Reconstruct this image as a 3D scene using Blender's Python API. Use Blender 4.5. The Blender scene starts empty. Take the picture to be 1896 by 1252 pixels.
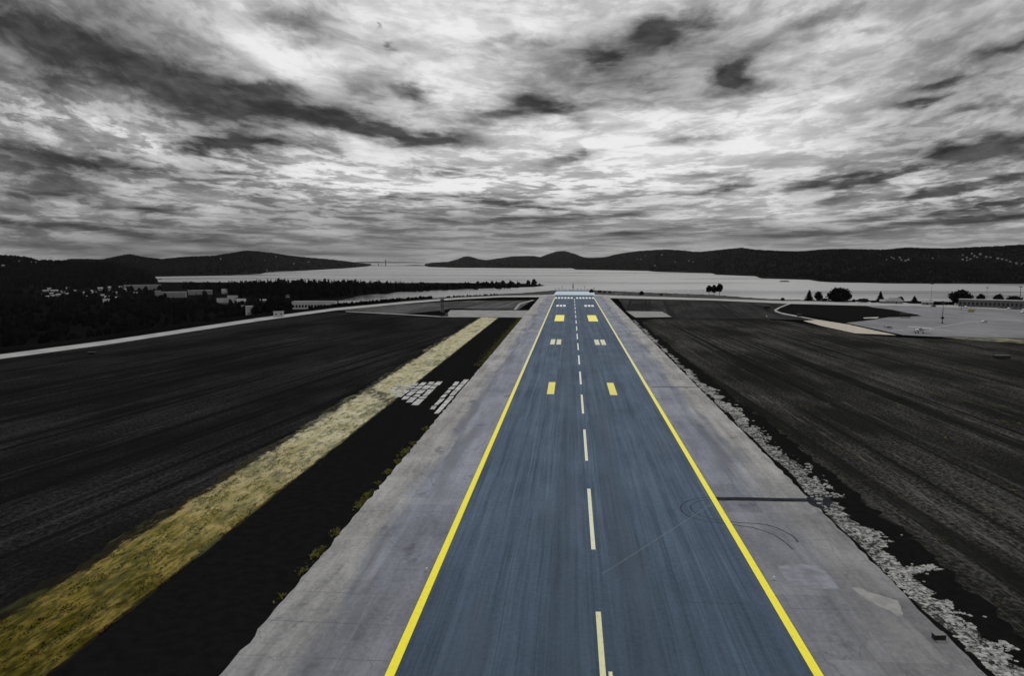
import bpy, math, random
import numpy as np
from mathutils import Vector, Matrix
from mathutils.bvhtree import BVHTree
random.seed(7); RNG = np.random.default_rng(11)
S = bpy.context.scene; COL = S.collection
# ------------------------------------------------------------------ camera geometry
W0, H0, F = 1896.0, 1252.0, 1405.0
CAMH = 42.7; CAMX = -3.7; WATER = -15.0; LAND = -13.0
r_ = Vector((110, 145, -F)).normalized(); n_ = Vector((0, F, 145)).normalized(); x_ = r_.cross(n_)
RW = Matrix((x_, r_, n_))                       # camera axes -> world
CAM = Vector((CAMX, 0, CAMH))
def ray(px, py): return RW @ Vector((px - W0/2, H0/2 - py, -F))
def G(px, py, z=0.0):
    d = ray(px, py); t = (z - CAMH) / d.z
    return CAM + d*t
def AT(px, py, rng):                             # point on the line of sight at a horizontal range
    d = ray(px, py); return CAM + d*(rng/math.hypot(d.x, d.y))
cam = bpy.data.cameras.new('camera'); co = bpy.data.objects.new('camera', cam); COL.objects.link(co)
co.matrix_world = Matrix.Translation(CAM) @ RW.to_4x4()
cam.sensor_width = 36; cam.lens = F/W0*36; cam.clip_start = 0.5; cam.clip_end = 90000
S.camera = co

# ------------------------------------------------------------------ node helpers
class NB:
    def __init__(s, tree): s.t = tree; s.n = tree.nodes; s.l = tree.links
    def node(s, typ, **kw):
        n = s.n.new(typ)
        for k, v in kw.items(): setattr(n, k, v)
        return n
    def put(s, sock, v):
        if isinstance(v, bpy.types.NodeSocket): s.l.new(v, sock)
        elif v is not None:
            if hasattr(sock.default_value, '__len__') and not hasattr(v, '__len__'): v = [v]*len(sock.default_value)
            if hasattr(v, '__len__') and len(v) == 3 and len(sock.default_value) == 4: v = (*v, 1)
            sock.default_value = v
    def m(s, op, a, b=None, c=None, clamp=False):
        n = s.node('ShaderNodeMath', operation=op, use_clamp=clamp)
        for i, v in enumerate((a, b, c)):
            if v is not None: s.put(n.inputs[i], v)
        return n.outputs[0]
    def sep(s, v):
        n = s.node('ShaderNodeSeparateXYZ'); s.put(n.inputs[0], v); return n.outputs
    def comb(s, x, y, z=0.0):
        n = s.node('ShaderNodeCombineXYZ')
        for i, v in enumerate((x, y, z)): s.put(n.inputs[i], v)
        return n.outputs[0]
    def map(s, v, loc=(0,0,0), rot=(0,0,0), sc=(1,1,1)):
        n = s.node('ShaderNodeMapping'); s.put(n.inputs[0], v)
        n.inputs[1].default_value = loc; n.inputs[2].default_value = rot; n.inputs[3].default_value = sc
        return n.outputs[0]
    def noise(s, v, scale=1, detail=3, rough=.55, dist=0, lac=2):
        n = s.node('ShaderNodeTexNoise'); s.put(n.inputs['Vector'], v)
        n.inputs['Scale'].default_value = scale; n.inputs['Detail'].default_value = detail
        n.inputs['Roughness'].default_value = rough; n.inputs['Distortion'].default_value = dist
        n.inputs['Lacunarity'].default_value = lac
        return n.outputs[0]
    def rng(s, v, a, b, c=0, d=1, smooth=True):
        n = s.node('ShaderNodeMapRange'); n.interpolation_type = 'SMOOTHSTEP' if smooth else 'LINEAR'
        s.put(n.inputs[0], v)
        for i, q in enumerate((a, b, c, d)): s.put(n.inputs[i+1], q)
        return n.outputs[0]
    def mix(s, f, a, b, mode='MIX'):
        n = s.node('ShaderNodeMix', data_type='RGBA', blend_type=mode)
        s.put(n.inputs[0], f); s.put(n.inputs[6], a); s.put(n.inputs[7], b)
        return n.outputs[2]
def mat(name, col=(.5,.5,.5), rough=.85, var=.0, scale=1.0, metal=0, spec=.3, fn=None):
    M = bpy.data.materials.new(name); M.use_nodes = True; nb = NB(M.node_tree)
    b = nb.n['Principled BSDF']; b.inputs['Roughness'].default_value = rough
    b.inputs['Metallic'].default_value = metal; b.inputs['Specular IOR Level'].default_value = spec
    pos = nb.node('ShaderNodeNewGeometry').outputs['Position']
    if fn: fn(nb, b, pos)
    elif var:
        nz = nb.noise(pos, scale, 4)
        c = nb.mix(nb.rng(nz, .3, .7), tuple(q*(1-var) for q in col), tuple(q*(1+var) for q in col))
        nb.put(b.inputs['Base Color'], c)
    else: nb.put(b.inputs['Base Color'], col)
    return M

# ------------------------------------------------------------------ object helpers
def tag(o, label=None, cat=None, group=None, kind=None):
    if label: o['label'] = label
    if cat: o['category'] = cat
    if group: o['group'] = group
    if kind: o['kind'] = kind
    return o
def link(name, me, parent=None):
    o = bpy.data.objects.new(name, me); COL.objects.link(o); o.parent = parent; return o
def mesh(name, V, Fs, m=None, smooth=False):
    me = bpy.data.meshes.new(name)
    me.from_pydata([tuple(map(float, v)) for v in V], [], [tuple(int(i) for i in f) for f in Fs]); me.update()
    if m: me.materials.append(m)
    if smooth: me.polygons.foreach_set('use_smooth', [True]*len(me.polygons))
    return me
def obj(name, V, Fs, m, parent=None, smooth=False): return link(name, mesh(name, V, Fs, m, smooth), parent)
def empty(name, loc, rz=0.0, sc=1.0):
    o = bpy.data.objects.new(name, None); COL.objects.link(o)
    o.location = loc; o.rotation_euler = (0, 0, rz); o.scale = (sc,)*3; o.empty_display_size = .5; return o
def copy_tree(o, parent=None):
    c = o.copy(); COL.objects.link(c); c.parent = parent
    for ch in KIDS.get(o.name, []):
        c2 = copy_tree(ch, c)
    return c
KIDS = {}
def kids(root):
    for o in list(COL.objects):
        if o.parent and o.parent.name not in KIDS: KIDS[o.parent.name] = []
        if o.parent and o not in KIDS[o.parent.name]: KIDS[o.parent.name].append(o)
class MB:
    def __init__(s): s.V = []; s.F = []
    def add(s, V, Fs):
        k = len(s.V); s.V += [tuple(v) for v in V]; s.F += [tuple(i+k for i in f) for f in Fs]; return s
    def box(s, x0, x1, y0, y1, z0, z1, ch=0.0):
        if ch > 0:                                # chamfered in plan
            P = [(x0+ch,y0),(x1-ch,y0),(x1,y0+ch),(x1,y1-ch),(x1-ch,y1),(x0+ch,y1),(x0,y1-ch),(x0,y0+ch)]
            return s.prism(P, z0, z1)
        V = [(x,y,z) for z in (z0,z1) for x,y in ((x0,y0),(x1,y0),(x1,y1),(x0,y1))]
        return s.add(V, [(3,2,1,0),(4,5,6,7),(0,1,5,4),(1,2,6,5),(2,3,7,6),(3,0,4,7)])
    def prism(s, P, z0, z1):
        n = len(P); V = [(x,y,z0) for x,y in P] + [(x,y,z1) for x,y in P]
        return s.add(V, [tuple(range(n))[::-1], tuple(range(n,2*n))] + [(i,(i+1)%n,(i+1)%n+n,i+n) for i in range(n)])
    def tube(s, pts, rad, n=6, sq=(1,1)):
        pts = [Vector(p) for p in pts]; rad = rad if hasattr(rad, '__len__') else [rad]*len(pts)
        rings = []
        for i, p in enumerate(pts):
            t = (pts[min(i+1, len(pts)-1)] - pts[max(i-1, 0)]).normalized()
            a = t.cross(Vector((0,0,1)));  a = Vector((1,0,0)) if a.length < .05 else a.normalized()
            b = t.cross(a).normalized()
            rings.append([p + (a*math.cos(2*math.pi*k/n)*sq[0] + b*math.sin(2*math.pi*k/n)*sq[1])*rad[i] for k in range(n)])
        V = [v for r in rings for v in r]; Fs = []
        for i in range(len(rings)-1):
            for k in range(n): Fs.append((i*n+k, i*n+(k+1)%n, (i+1)*n+(k+1)%n, (i+1)*n+k))
        Fs += [tuple(range(n))[::-1], tuple(range((len(rings)-1)*n, len(rings)*n))]
        return s.add(V, Fs)
    def blob(s, c, r, n=8, m=5, jit=0.0):
        V = [(c[0], c[1], c[2]-r[2])]
        for i in range(1, m):
            th = math.pi*i/m
            for k in range(n):
                q = 1 + random.uniform(-jit, jit); a = 2*math.pi*k/n
                V.append((c[0]+r[0]*math.sin(th)*math.cos(a)*q, c[1]+r[1]*math.sin(th)*math.sin(a)*q, c[2]-r[2]*math.cos(th)*q))
        V.append((c[0], c[1], c[2]+r[2])); Fs = [(0, 1+(k+1)%n, 1+k) for k in range(n)]
        for i in range(m-2):
            for k in range(n): Fs.append((1+i*n+k, 1+i*n+(k+1)%n, 1+(i+1)*n+(k+1)%n, 1+(i+1)*n+k))
        e = len(V)-1; Fs += [(1+(m-2)*n+k, 1+(m-2)*n+(k+1)%n, e) for k in range(n)]
        return s.add(V, Fs)
    def o(s, name, m, parent=None, smooth=False): return obj(name, s.V, s.F, m, parent, smooth)
def sheet(name, P, m, z, parent=None):           # flat polygon sheet (concave ok, triangulated)
    from mathutils.geometry import tessellate_polygon
    P = [(p[0], p[1]) for p in P]
    tri = tessellate_polygon([[Vector((x, y, 0)) for x, y in P]])
    Fs = []
    for a, b, c in tri:
        ar = (P[b][0]-P[a][0])*(P[c][1]-P[a][1]) - (P[b][1]-P[a][1])*(P[c][0]-P[a][0])
        Fs.append((a, b, c) if ar > 0 else (a, c, b))
    return obj(name, [(x, y, z) for x, y in P], Fs, m, parent)
def dense(P, step=2.0, jit=0.0):                  # subdivide outline and roughen it
    out = []
    for i in range(len(P)):
        a = Vector(P[i][:2]); b = Vector(P[(i+1) % len(P)][:2]); L = (b-a).length; n = max(1, int(L/step))
        nr = Vector((-(b-a).y, (b-a).x))/(L+1e-9)
        for k in range(n):
            p = a.lerp(b, k/n) + (nr*random.gauss(0, jit) if jit and k else Vector((0, 0)))
            out.append((p.x, p.y))
    return out
def pxp(L, z=0.0): return [G(x, y, z)[:2] for x, y in L]
def vnoise(x, y, sc, seed=0):                     # cheap smooth value noise (numpy)
    x = np.asarray(x)/sc; y = np.asarray(y)/sc; xi = np.floor(x).astype(np.int64); yi = np.floor(y).astype(np.int64)
    fx = x-xi; fy = y-yi; fx = fx*fx*(3-2*fx); fy = fy*fy*(3-2*fy)
    def h(a, b):
        v = (a*374761393 + b*668265263 + seed*974711) & 0x7fffffff
        v = ((v ^ (v >> 13))*1274126177) & 0x7fffffff
        return ((v ^ (v >> 16)) & 0xffff)/65535.0
    return (h(xi,yi)*(1-fx)+h(xi+1,yi)*fx)*(1-fy) + (h(xi,yi+1)*(1-fx)+h(xi+1,yi+1)*fx)*fy

# ------------------------------------------------------------------ materials
def field_fn(rot, lo, hi, green=.0, fleck=0.5):
    def fn(nb, b, pos):
        p = nb.map(pos, rot=(0, 0, rot))
        streak = nb.noise(nb.map(p, sc=(.22, .012, 1)), 1, 5, .62)
        fine = nb.noise(nb.map(p, sc=(1.6, .10, 1)), 1, 4, .7)
        patch = nb.noise(nb.map(p, sc=(.03, .012, 1)), 1, 4, .6)
        spot = nb.noise(nb.map(p, sc=(.9, .35, 1)), 1, 4, .65)
        v = nb.m('MULTIPLY', nb.rng(streak, .42, .68), nb.rng(fine, .38, .72))
        v = nb.m('MULTIPLY', v, nb.rng(patch, .38, .66, .12, 1))
        v = nb.m('ADD', v, nb.m('MULTIPLY', nb.rng(spot, .5, .78), nb.rng(patch, .45, .7, 0, .5)))
        tr = nb.noise(nb.map(p, sc=(.55, .0035, 1)), 1, 2, .5)
        v = nb.m('ADD', v, nb.m('MULTIPLY', nb.rng(tr, .58, .64), nb.rng(fine, .42, .7, .04, .62)))
        fur = nb.noise(nb.map(p, loc=(3,8,0), sc=(1.7, .006, 1)), 1, 2, .6)
        v = nb.m('ADD', v, nb.m('MULTIPLY', nb.rng(fur, .56, .66), nb.rng(patch, .4, .62, .02, .20)))
        gn = nb.noise(nb.map(pos, sc=(1.4, 1.0, 1)), 1, 4, .75)
        v = nb.m('ADD', v, nb.m('MULTIPLY', nb.rng(gn, .42, .68), nb.rng(patch, .36, .60, .14, .8)))
        td = nb.noise(nb.map(p, loc=(6,4,0), sc=(.24, .0022, 1)), 1, 2, .5)
        v = nb.m('MULTIPLY', v, nb.rng(td, .56, .62, 1, .18))
        c = nb.mix(nb.m('MULTIPLY', v, 1.0, clamp=True), lo, hi)
        if green:
            g = nb.m('MULTIPLY', nb.rng(nb.noise(nb.map(pos, loc=(40,9,0), sc=(.10,.05,1)), 1, 3), .56, .66), nb.rng(spot, .55, .72, 0, green))
            c = nb.mix(g, c, (.085, .085, .025))
        nb.put(b.inputs['Base Color'], c)
        bp = nb.node('ShaderNodeBump'); bp.inputs['Strength'].default_value = .5; bp.inputs['Distance'].default_value = .3
        nb.put(bp.inputs['Height'], spot); nb.put(b.inputs['Normal'], bp.outputs[0])
    return fn
M = {}
M['ground'] = mat('ground', fn=field_fn(math.radians(12), (.002,.002,.002), (.011,.011,.0112)), rough=1, spec=0)
M['field_l'] = mat('mown_grass_left', fn=field_fn(math.radians(9), (.0065,.0065,.0067), (.036,.036,.038)), rough=1, spec=0)
M['field_r'] = mat('mown_grass_right', fn=field_fn(math.radians(-2), (.0090,.0090,.0087), (.084,.083,.078), 1.0), rough=1, spec=0)
M['black_grass'] = mat('black_grass', (.0072,.0072,.0072), 1, .18, .6, spec=0)
def asphalt(nb, b, pos):
    x, y, z = nb.sep(pos)
    w = nb.noise(nb.map(pos, sc=(.02,.02,1)), 1, 2)
    xs = nb.m('ADD', x, nb.m('MULTIPLY', w, .8))
    st = nb.noise(nb.comb(nb.m('MULTIPLY', xs, .55), nb.m('MULTIPLY', y, .006)), 1, 6, .7)
    st2 = nb.noise(nb.comb(nb.m('MULTIPLY', xs, 2.4), nb.m('MULTIPLY', y, .03)), 1, 4, .65)
    pt = nb.noise(nb.map(pos, sc=(.09,.03,1)), 1, 5, .65)
    gr = nb.noise(nb.map(pos, sc=(1.6,1.2,1)), 1, 6, .82)
    v = nb.m('ADD', nb.m('MULTIPLY', nb.rng(st, .34, .66), .42), nb.m('MULTIPLY', nb.rng(st2, .34, .66), .24))
    v = nb.m('ADD', v, nb.m('MULTIPLY', nb.rng(pt, .3, .7), .28)); v = nb.m('ADD', v, nb.m('MULTIPLY', nb.rng(gr, .36, .64), .26))
    c = nb.mix(v, (.018,.032,.054), (.094,.134,.186))
    c = nb.mix(nb.rng(nb.noise(nb.map(pos, loc=(5,3,0), sc=(.12,.02,1)), 1, 3), .55, .75, 0, .35), c, (.074,.080,.102))
    # paving lane joints
    q = nb.m('ADD', xs, nb.m('MULTIPLY', nb.noise(nb.map(pos, sc=(.3,.05,1)), 1, 2), .5))
    ln = nb.m('ABSOLUTE', nb.m('SUBTRACT', nb.m('FRACT', nb.m('DIVIDE', q, 4.4)), .5))
    vis = nb.rng(nb.noise(nb.map(pos, loc=(9,9,0), sc=(.25,.012,1)), 1, 3), .45, .6)
    j = nb.m('MULTIPLY', nb.rng(ln, .018, .0), nb.m('MULTIPLY', vis, .75))
    c = nb.mix(j, c, (.02,.03,.045))
    # transverse work joints, here and there
    ly = nb.m('ABSOLUTE', nb.m('SUBTRACT', nb.m('FRACT', nb.m('DIVIDE', y, 37.0)), .5))
    vis2 = nb.rng(nb.noise(nb.map(pos, loc=(1,2,0), sc=(.14,.027,1)), 1, 1), .54, .6)
    c = nb.mix(nb.m('MULTIPLY', nb.rng(ly, .004, .0), nb.m('MULTIPLY', vis2, .5)), c, (.02,.03,.045))
    c = nb.mix(nb.rng(nb.m('ADD', y, nb.m('MULTIPLY', pt, 60)), 190, 95, 0, .42), c, (.030,.044,.062))   # vignette falloff painted into the asphalt colour, darker at the near end
    # landing rubber along both wheel tracks
    c = nb.mix(nb.m('MULTIPLY', nb.rng(nb.m('ABSOLUTE', nb.m('SUBTRACT', nb.m('ABSOLUTE', x), 4.5)), 3.4, .6), nb.rng(st2, .3, .7, .1, .42)), c, (.04,.058,.078))
    nb.put(b.inputs['Base Color'], c)
    bp = nb.node('ShaderNodeBump'); bp.inputs['Strength'].default_value = .25; bp.inputs['Distance'].default_value = .05
    nb.put(bp.inputs['Height'], nb.noise(pos, 2.5, 4)); nb.put(b.inputs['Normal'], bp.outputs[0])
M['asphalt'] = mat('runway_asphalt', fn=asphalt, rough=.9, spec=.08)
def concrete(nb, b, pos):
    x, y, z = nb.sep(pos); ax = nb.m('ABSOLUTE', x)
    st = nb.noise(nb.map(pos, sc=(.42,.022,1)), 1, 6, .7)
    pt = nb.noise(nb.map(pos, sc=(.13,.05,1)), 1, 5, .65)
    gr = nb.noise(nb.map(pos, sc=(1.5,1.1,1)), 1, 6, .8)
    v = nb.m('ADD', nb.m('MULTIPLY', nb.rng(st, .3, .7), .4), nb.m('MULTIPLY', nb.rng(pt, .34, .66), .34))
    v = nb.m('ADD', v, nb.m('MULTIPLY', nb.rng(gr, .36, .64), .30))
    outer = nb.mix(v, (.08,.079,.077), (.42,.415,.40))
    inner = nb.mix(v, (.062,.071,.10), (.25,.27,.335))
    edge = nb.m('ADD', ax, nb.m('MULTIPLY', nb.noise(nb.map(pos, sc=(.06,.02,1)), 1, 4, .6), 14))
    c = nb.mix(nb.rng(edge, 36.5, 41.5), inner, outer)
    # long dark worn band between the two
    bd = nb.m('ABSOLUTE', nb.m('SUBTRACT', edge, 37.8))
    c = nb.mix(nb.m('MULTIPLY', nb.rng(bd, 4.2, .4), nb.rng(nb.noise(nb.map(pos, loc=(3,3,0), sc=(.3,.02,1)), 1, 4), .42, .62, 0, .85)), c, (.07,.078,.105))
    c = nb.mix(nb.rng(nb.m('ADD', nb.m('MULTIPLY_ADD', x, -.7, y), nb.m('MULTIPLY', pt, 70)), 205, 88, 0, .82), c, nb.mix(v, (.032,.034,.042), (.17,.17,.177)))   # vignette darkening put into the concrete colour at the near end
    # cracked lane joints
    q = nb.m('ADD', x, nb.m('MULTIPLY', nb.noise(nb.map(pos, sc=(.4,.08,1)), 1, 3), .7))
    ln = nb.m('ABSOLUTE', nb.m('SUBTRACT', nb.m('FRACT', nb.m('DIVIDE', q, 3.7)), .5))
    vis = nb.rng(nb.noise(nb.map(pos, loc=(19,9,0), sc=(.25,.02,1)), 1, 3), .48, .6)
    c = nb.mix(nb.m('MULTIPLY', nb.rng(ln, .022, 0), nb.m('MULTIPLY', vis, .6)), c, (.06,.06,.075))
    yy = nb.m('ADD', y, nb.m('MULTIPLY', nb.noise(nb.map(pos, sc=(.35,.35,1)), 1, 3), .5))
    ly = nb.m('ABSOLUTE', nb.m('SUBTRACT', nb.m('FRACT', nb.m('DIVIDE', yy, 8.0)), .5))
    vis2 = nb.rng(nb.noise(nb.map(pos, loc=(7,7,0), sc=(.05,.09,1)), 1, 3), .4, .6)
    c = nb.mix(nb.m('MULTIPLY', nb.rng(ly, .018, 0), nb.m('MULTIPLY', vis2, .75)), c, (.05,.05,.06))
    # slab-to-slab tone
    wn = nb.node('ShaderNodeTexWhiteNoise', noise_dimensions='2D')
    nb.put(wn.inputs[0], nb.comb(nb.m('FLOOR', nb.m('DIVIDE', q, 7.4)), nb.m('FLOOR', nb.m('DIVIDE', yy, 16))))
    c = nb.mix(.22, c, nb.mix(wn.outputs[0], (.12,.12,.13), (.33,.33,.34)))
    vo = nb.node('ShaderNodeTexVoronoi', feature='DISTANCE_TO_EDGE'); vo.inputs['Scale'].default_value = .16
    nb.put(vo.inputs['Vector'], nb.comb(nb.m('MULTIPLY_ADD', gr, 2.2, x), nb.m('MULTIPLY_ADD', pt, 9, nb.m('MULTIPLY', y, .5))))
    c = nb.mix(nb.m('MULTIPLY', nb.rng(vo.outputs[0], .012, .0), nb.rng(st, .45, .6, 0, .6)), c, (.05,.05,.055))   # hairline cracks
    # stains
    sp = nb.rng(nb.noise(nb.map(pos, loc=(3,8,0), sc=(.16,.10,1)), 1, 5, .7), .57, .70, 0, .65)
    c = nb.mix(sp, c, (.06,.062,.072))
    nb.put(b.inputs['Base Color'], c)
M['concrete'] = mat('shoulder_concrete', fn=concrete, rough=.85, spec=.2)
def paint(c1, c2, wear=.3):
    def fn(nb, b, pos):
        x, y, z = nb.sep(pos)
        w = nb.noise(nb.map(pos, sc=(2.5,.8,1)), 1, 6, .8)
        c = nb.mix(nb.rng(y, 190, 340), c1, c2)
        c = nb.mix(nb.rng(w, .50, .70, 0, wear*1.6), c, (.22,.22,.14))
        nb.put(b.inputs['Base Color'], c)
    return fn
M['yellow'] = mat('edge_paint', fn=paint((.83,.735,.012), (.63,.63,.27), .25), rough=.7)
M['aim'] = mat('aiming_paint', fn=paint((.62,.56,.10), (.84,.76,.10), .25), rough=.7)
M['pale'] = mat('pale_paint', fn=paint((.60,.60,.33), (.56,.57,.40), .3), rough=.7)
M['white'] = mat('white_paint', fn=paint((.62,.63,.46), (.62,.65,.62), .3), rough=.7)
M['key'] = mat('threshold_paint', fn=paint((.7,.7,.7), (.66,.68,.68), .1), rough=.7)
M['stopway'] = mat('stopway_paint', (.40,.49,.55), .8, .12, .2)
M['road'] = mat('road_asphalt', (.27,.27,.27), .9, .18, .08)
def apron_fn(nb, b, pos):
    n = nb.noise(nb.map(pos, sc=(.03,.02,1)), 1, 5, .65); g = nb.noise(nb.map(pos, sc=(.25,.25,1)), 1, 5, .75)
    c = nb.mix(nb.m('MULTIPLY_ADD', g, .35, nb.m('MULTIPLY', nb.rng(n, .35, .65), .65)), (.105,.107,.114), (.185,.187,.196))
    x, y, z = nb.sep(pos)
    for q in (x, y):
        l = nb.m('ABSOLUTE', nb.m('SUBTRACT', nb.m('FRACT', nb.m('DIVIDE', q, 15.0)), .5)); c = nb.mix(nb.rng(l, .02, .0, 0, .35), c, (.06,.06,.065))
    c = nb.mix(nb.rng(g, .62, .74, 0, .45), c, (.06,.06,.062))
    nb.put(b.inputs['Base Color'], c)
M['apron'] = mat('apron_concrete', fn=apron_fn, rough=.85, spec=.1)
M['pad'] = mat('pad_concrete', (.19,.19,.19), .9, .2, .1)
M['slab'] = mat('slab_concrete', (.35,.35,.343), .9, .45, .35)
M['tan'] = mat('tan_gravel', (.36,.325,.27), .95, .15, .3)
M['rock'] = mat('pale_rock', (.215,.215,.21), .95, .75, 1.6)
M['tar'] = mat('tar', (.022,.024,.028), 1, .3, .8, spec=0)
M['tyre'] = mat('tyre_rubber', (.052,.062,.080), 1, .35, 1.5, spec=0)
M['scratch'] = mat('scratch', (.10,.13,.16), .8)
M['patch'] = mat('light_concrete', (.225,.225,.22), .9, .2, .5)
def dry(nb, b, pos):
    n1 = nb.noise(nb.map(pos, rot=(0,0,.15), sc=(.62,.22,1)), 1, 6, .72)
    n2 = nb.noise(nb.map(pos, loc=(4,4,0), sc=(.22,.1,1)), 1, 4, .65)
    n3 = nb.noise(nb.map(pos, loc=(1,7,0), sc=(2.5,1.2,1)), 1, 3, .7)
    x, y, z = nb.sep(pos)
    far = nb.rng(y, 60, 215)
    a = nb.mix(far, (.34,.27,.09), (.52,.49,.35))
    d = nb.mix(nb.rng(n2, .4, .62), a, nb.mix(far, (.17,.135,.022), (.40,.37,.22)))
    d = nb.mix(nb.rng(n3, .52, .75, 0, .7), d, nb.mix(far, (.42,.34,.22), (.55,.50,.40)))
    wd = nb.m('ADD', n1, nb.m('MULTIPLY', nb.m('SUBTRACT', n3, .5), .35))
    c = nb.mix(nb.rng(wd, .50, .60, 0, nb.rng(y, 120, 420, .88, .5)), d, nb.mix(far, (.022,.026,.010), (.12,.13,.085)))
    n4 = nb.noise(nb.map(pos, loc=(8,3,0), rot=(0,0,.12), sc=(1.5,.42,1)), 1, 6, .75)
    n5 = nb.noise(nb.map(pos, loc=(2,9,0), rot=(0,0,.2), sc=(.35,.13,1)), 1, 4, .65)
    gr = nb.mix(nb.rng(n4, .38, .60), (.012,.014,.004), nb.mix(nb.rng(n5, .4, .6), (.13,.115,.008), (.33,.25,.05)))
    gr = nb.mix(nb.rng(n4, .60, .74, 0, .8), gr, (.36,.29,.16))
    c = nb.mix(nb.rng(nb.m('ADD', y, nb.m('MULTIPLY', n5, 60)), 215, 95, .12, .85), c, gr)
    c = nb.mix(nb.rng(nb.m('ADD', y, nb.m('MULTIPLY', n5, 40)), 150, 82, 0, .62), c, (.012,.010,.002))  # vignette shade painted into the grass, deepening towards the near end
    en = nb.noise(nb.map(pos, loc=(2,2,2), sc=(.5,.2,1)), 1, 5, .7)
    lf = nb.rng(nb.m('ADD', x, nb.m('MULTIPLY', nb.m('SUBTRACT', en, .5), 7)), -71.0, -69.6, .93, 0)
    c = nb.mix(lf, c, (.0075,.0075,.0077))
    c = nb.mix(nb.rng(nb.m('ADD', x, nb.m('MULTIPLY', nb.m('SUBTRACT', en, .5), 1.8)), -57.9, -57.2, 0, .9), c, (.0072,.0072,.0072))
    wd2 = nb.noise(nb.map(pos, loc=(12,4,0), sc=(.16,.05,1)), 1, 4, .65)
    c = nb.mix(nb.rng(wd2, .52, .62, 0, .7), c, nb.mix(far, (.03,.036,.008), (.15,.155,.10)))
    # trodden dirt where the slabs meet the strip
    cx = nb.m('ABSOLUTE', nb.m('SUBTRACT', nb.m('MULTIPLY_ADD', x, 1.6, y), 131)); c = nb.mix(nb.m('MULTIPLY', nb.rng(cx, 9, 2), nb.rng(n1, .4, .55, .2, .9)), c, (.05,.05,.04))
    nb.put(b.inputs['Base Color'], c)
    bp = nb.node('ShaderNodeBump'); bp.inputs['Strength'].default_value = .7; bp.inputs['Distance'].default_value = .5
    nb.put(bp.inputs['Height'], n1); nb.put(b.inputs['Normal'], bp.outputs[0])
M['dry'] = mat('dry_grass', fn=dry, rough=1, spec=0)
M['tuft'] = mat('dry_tuft', (.34,.27,.075), 1, .45, .5, spec=.05)
M['weed'] = mat('green_weed', (.12,.12,.03), 1, .8, 1.6, spec=.05)
M['weed_d'] = mat('olive_weed', (.045,.045,.013), 1, .6, 1.2, spec=0)
M['leaf'] = mat('dark_foliage', (.0035,.0037,.0035), 1, .4, .4, spec=.02)
M['needle'] = mat('dark_needles', (.0028,.003,.0028), 1, .4, .4, spec=.02)
M['trunk'] = mat('bark', (.03,.028,.026), 1, .3, 3, spec=.05)
M['hill'] = mat('forested_hill', (.0055,.0056,.0055), 1, .5, .012, spec=.0)
M['wood'] = mat('far_wood', (.004,.0041,.004), 1, .5, .02, spec=.0)
M['wall'] = mat('white_wall', (.42,.42,.42), .8, .08, .3)
M['wall_dim'] = mat('grey_wall', (.21,.21,.21), .8, .1, .3)
M['wall_lo'] = mat('dull_wall', (.10,.10,.10), .8, .1, .3)
M['roof'] = mat('roof_tiles', (.05,.05,.052), .8, .15, .5)
M['roof_l'] = mat('pale_roof', (.22,.22,.22), .8, .12, .3)
M['glass'] = mat('window_glass', (.02,.02,.025), .15, spec=.6)
M['dark'] = mat('dark_metal', (.012,.012,.012), .6, .15, 2)
M['steel'] = mat('steel', (.09,.09,.09), .5, .1, 2)
M['bridge'] = mat('bridge_concrete', (.10,.10,.10), .8, .1, .1)
M['alu'] = mat('white_skin', (.50,.50,.51), .4, .04, 1)
M['heli_y'] = mat('yellow_skin', (.34,.32,.06), .45, .06, 1)
M['car_d'] = mat('black_car_paint', (.01,.01,.011), .35, .05, 1)
M['car_w'] = mat('white_car_paint', (.5,.5,.5), .35, .05, 1)
M['tyre_b'] = mat('black_rubber', (.012,.012,.012), .9, .1, 3)
M['lamp'] = mat('lamp_lens', (.6,.6,.58), .3, .05, 3)
def water(nb, b, pos):
    x, y, z = nb.sep(pos)
    big = nb.noise(nb.map(pos, sc=(.0009,.0034,1)), 1, 5, .62)
    nb.put(b.inputs['Base Color'], nb.mix(nb.rng(big, .40, .56), (.035,.036,.037), (.17,.172,.175)))
    nb.put(b.inputs['Roughness'], nb.rng(big, .35, .65, .22, .42))
    bp = nb.node('ShaderNodeBump'); bp.inputs['Strength'].default_value = .18; bp.inputs['Distance'].default_value = 1.2
    nb.put(bp.inputs['Height'], nb.noise(nb.map(pos, sc=(.05,.14,1)), 1, 5, .65)); nb.put(b.inputs['Normal'], bp.outputs[0])
    b.inputs['IOR'].default_value = 1.45
M['water'] = mat('sea_water', fn=water, rough=.3, spec=.5)

# ------------------------------------------------------------------ terrain
def sdist(P, X, Y):                                # signed distance to polygon (inside > 0)
    P = np.array([(p[0], p[1]) for p in P], float); ins = np.zeros(X.shape, bool); dm = np.full(X.shape, 1e12)
    for i in range(len(P)):
        a = P[i]; b = P[(i+1) % len(P)]; e = b-a
        t = np.clip(((X-a[0])*e[0] + (Y-a[1])*e[1])/(e@e), 0, 1)
        dm = np.minimum(dm, (X-a[0]-t*e[0])**2 + (Y-a[1]-t*e[1])**2)
        c = (a[1] > Y) != (b[1] > Y)
        with np.errstate(divide='ignore', invalid='ignore'):
            xx = a[0] + (Y-a[1])*e[0]/(e[1] if e[1] else 1e-9)
        ins ^= c & (X < xx)
    d = np.sqrt(dm); return np.where(ins, d, -d)
PLAT = [(-420,-450), (-330,0)] + pxp([(0,646),(200,620),(480,581),(620,565.5),(740,556),(850,548.5),(930,544.5),(990,541),
        (1030,537.5),(1100,537.5),(1180,541),(1300,545),(1330,546.5),(1420,553),(1500,555.5),(1600,556),(1720,558),(1896,560),(2120,563)]) + [(900,500),(900,-450)]
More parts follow.
